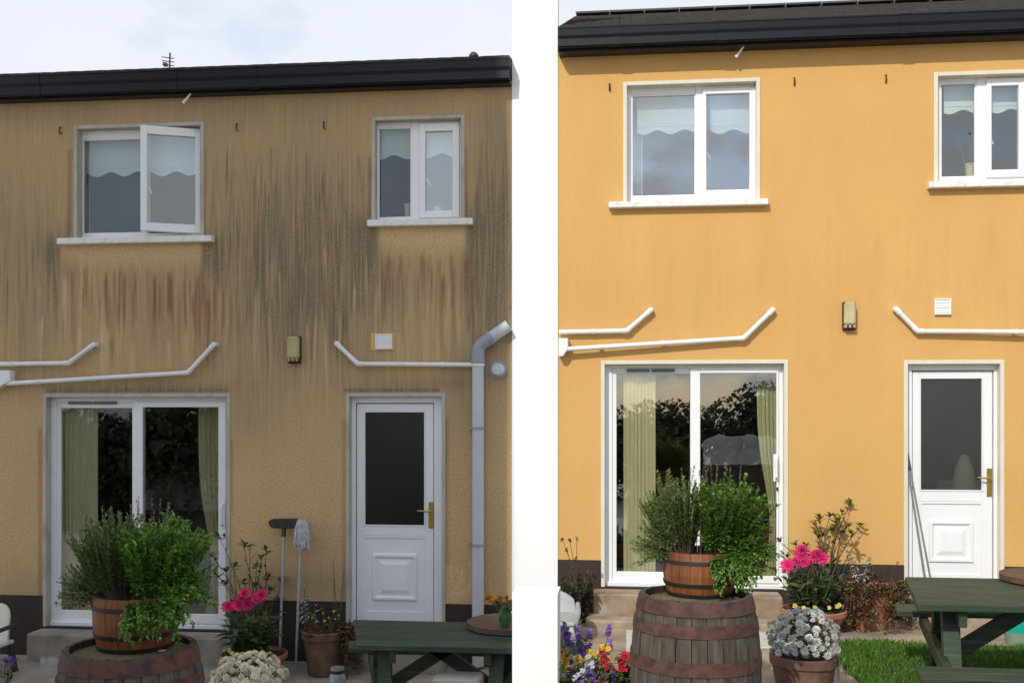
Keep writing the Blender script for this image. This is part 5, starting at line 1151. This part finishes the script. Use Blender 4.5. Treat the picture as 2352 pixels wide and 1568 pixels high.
# teal bucket behind the sunlit table
p = G(2345, 1478, GR); t = thing('bucket', 'teal plastic bucket behind the sunlit table', 'bucket', (p.x, p.y, GR)); mb = MB()
mb.lathe([(.12, .10), (.145, .34), (.158, .34), (.158, .36), (.14, .36), (.115, .11), (0, .10)], (p.x, p.y, GR), 28); mb.build('body', tealm, t, smooth=True)
mb = MB(); mb.lathe([(0, 0), (.105, 0), (.12, .10), (0, .10)], (p.x, p.y, GR), 28); mb.build('base', bluegrey, t, smooth=True)
mb = MB(); mb.tube([(p.x-.155, p.y, GR+.34)]+[(p.x-.155*math.cos(a), p.y-.12*math.sin(a), GR+.34-.05*math.sin(a)) for a in [k*math.pi/10 for k in range(1, 10)]]+[(p.x+.155, p.y, GR+.34)], .005, 6); mb.build('handle', steel, t)
# jar lantern and pale block near the shaded table
p = G(775, 1590, .0); t = thing('jar_lantern', 'small glass jar lantern left of the shaded table', 'lantern', (p.x, p.y, GL)); mb = MB()
mb.lathe([(0, 0), (.062, 0), (.066, .02), (.066, .14), (.05, .165), (0, .165)], (p.x, p.y, GL), 24); mb.build('jar', M('milky_jar', [(.30, .31, .30), (.45, .46, .45)], 8, rough=.2), t, smooth=True)
for z_, m in ((.168, darkmetal), (.19, steel)):
    mb = MB(); mb.lathe([(0, 0), (.056, 0), (.056, .02), (0, .02)], (p.x, p.y, z_), 24); mb.build('lid_ring', m, t)
p0, p1 = P(1000, 1556, 2.35), P(1108, 1556, 2.35); mb = MB(); mb.box(p0.x, p1.x, -2.5, -2.25, GL, p0.z+.03); tag(mb.build('stone_block', M('pale_stone', [(.36, .33, .28), (.46, .43, .37)], 9, rough=.9, bs=.4), loc=((p0.x+p1.x)/2, -2.4, GL), bevel=.012), 'pale stone block in front of the shaded table', 'block')
# chair at the far left: cream cushion over a black frame, and a pale chair back beside the white pillar
def chair(label, x, d, zg, shell, frame_m, group, hs=1.0):
    p = P(x, 1400, d); t = thing('garden_chair', label, 'chair', (p.x, -d, zg), group); w = .24; mb = MB(); vs = []; n = 12; m = 8
    for j in range(m+1):
        v = j/m
        for i in range(n+1):
            u = -1+2*i/n; zz = zg+(.42+.50*v*(1-.28*abs(u)**2.5))*hs; vs.append((p.x+w*u*(1-.12*v), -d+.10+.14*v-.16*abs(u)**2*(.6+.4*v), zz))
    o = len(vs); vs += [(a, b+.025, c) for a, b, c in vs]; q = n+1; fs = []
    for j in range(m):
        for i in range(n):
            a = j*q+i; fs += [(a, a+1, a+q+1, a+q), (o+a, o+a+q, o+a+q+1, o+a+1)]
    rim_ = [j*q for j in range(m+1)]+[m*q+i for i in range(1, n+1)]+[j*q+n for j in range(m-1, -1, -1)]+[i for i in range(n-1, 0, -1)]
    for i in range(len(rim_)): a, b = rim_[i], rim_[(i+1) % len(rim_)]; fs.append((a, b, o+b, o+a))
    mb.add(vs, fs); mb.build('backrest', shell, t, smooth=True)
    mb = MB(); mb.box(p.x-w, p.x+w, -d-.34, -d+.12, zg+.40*hs, zg+.40*hs+.035); mb.build('seat', shell, t, bevel=.012)
    for sx in (-1, 1):
        for sy in (-.30, .10): 
            mb = MB(); mb.bar((p.x+sx*w*.85, -d+sy, zg+.40*hs), (p.x+sx*w*1.0, -d+sy*1.25, zg), .04, .04, (0, 1, 0)); mb.build('leg', frame_m, t)
        mb = MB(); mb.tube([(p.x+sx*w, -d-.28, zg+.42*hs), (p.x+sx*(w+.02), -d-.30, zg+.62*hs), (p.x+sx*(w+.02), -d-.2, zg+.66*hs), (p.x+sx*w, -d+.12, zg+.66*hs)], .02, 8); mb.build('arm', frame_m, t, smooth=True)
chair('cream-backed garden chair with black legs cut off at the far left', -44, .75, GL, M('cream_plastic', [(.58, .55, .46), (.66, .63, .55)], 5, rough=.5), darkmetal, 'garden chairs', .62)
chair('pale grey garden chair beside the white pillar', 1256, 1.0, GR, M('pale_grey_plastic', [(.33, .33, .33), (.40, .40, .39)], 5, rough=.5), M('pale_grey_plastic', []), 'garden chairs', .36)

# ================================================================== BEHIND THE VIEWER (seen in the panes)
r = random.Random(77); lm = LM()
for cx, cy, rr, hz in [(-9.6, -9.8, 1.6, 2.2), (-7.2, -9.6, 1.6, 2.5), (-4, -15.5, 2, 2.1), (-1.4, -17, 2.2, 2.6), (2, -17.5, 2.4, 2.4), (5, -17.5, 2.2, 2.9), (8, -17, 2.6, 2.5), (11.5, -16, 2.6, 2.8), (15, -16, 3, 2.6)]:
    for i in range(5200):
        big = i < 1400; d = rv(r); q = Vector((cx+d.x*rr, cy+d.y*rr*.7, hz*.5+d.z*hz*.55)); q = q.lerp(Vector((cx, cy, hz*.5)), (.18+.6*r.random()) if big else r.random()**3*.4)
        if q.z > 0: lm.leaf(q, rv(r), Vz, .42 if big else .13, .32 if big else .10)
o = fast('treeline', lm.v, lm.f, LEAF('far_leaf', [(.05, .075, .035), (.09, .12, .055)], .6, .15), None, 'stuff'); o['label'] = 'dark garden hedge of trees mirrored in the panes'; o['category'] = 'trees'
sheet = LEAF('white_polythene', [(.80, .82, .83), (.84, .86, .87)], .25, .8)
for lab, xa, xb, ya, yb, dist in (('smooth white sheeted stack mirrored in the stained house patio door', 330, 520, 1075, 1165, 8.9), ('crumpled white sheeted stack mirrored in the orange house patio door', 1615, 1800, 1000, 1060, 12.5)):
    a, b = P(xa, (ya+yb)/2, -dist), P(xb, (ya+yb)/2, -dist); zt_, zb_ = P((xa+xb)/2, ya, -dist).z, 0
    mb = MB(); n = 34; m = 14; vs = []; zl_ = P((xa+xb)/2, yb+6, -dist).z
    for j in range(m+1):
        for i in range(n+1):
            u, v = i/n, j/m; cr_ = .05*math.sin(17*u+6*v)+.035*math.sin(31*u-9*v+1); zz = zl_+(zt_-zl_)*min(1, v*1.6)*(1-abs(2*u-1)**8*.3)-max(0, v-.65)*.3
            vs.append((a.x+(b.x-a.x)*u+r.uniform(-.015, .015), -dist+.15-1.1*max(0, v-.35)+cr_, zz+.5*cr_*min(1, v*2)+r.uniform(-.015, .015)))
    fs = [(j*(n+1)+i, j*(n+1)+i+1, (j+1)*(n+1)+i+1, (j+1)*(n+1)+i) for j in range(m) for i in range(n)]
    mb.add(vs, fs); st_ = tag(mb.build('plastic_sheet', sheet, loc=((a.x+b.x)/2, -dist, zl_)), lab, 'sheet', 'white plastic sheets')
    mb = MB(); mb.box(a.x+.05, b.x-.05, -dist-.9, -dist+.05, 0, zl_-.02); tag(mb.build('stack', stave_old, loc=((a.x+b.x)/2, -dist, 0)), lab.replace('white sheeted stack', 'dark stack under the white sheet').replace('crumpled ', ''), 'stack', 'dark stacks')
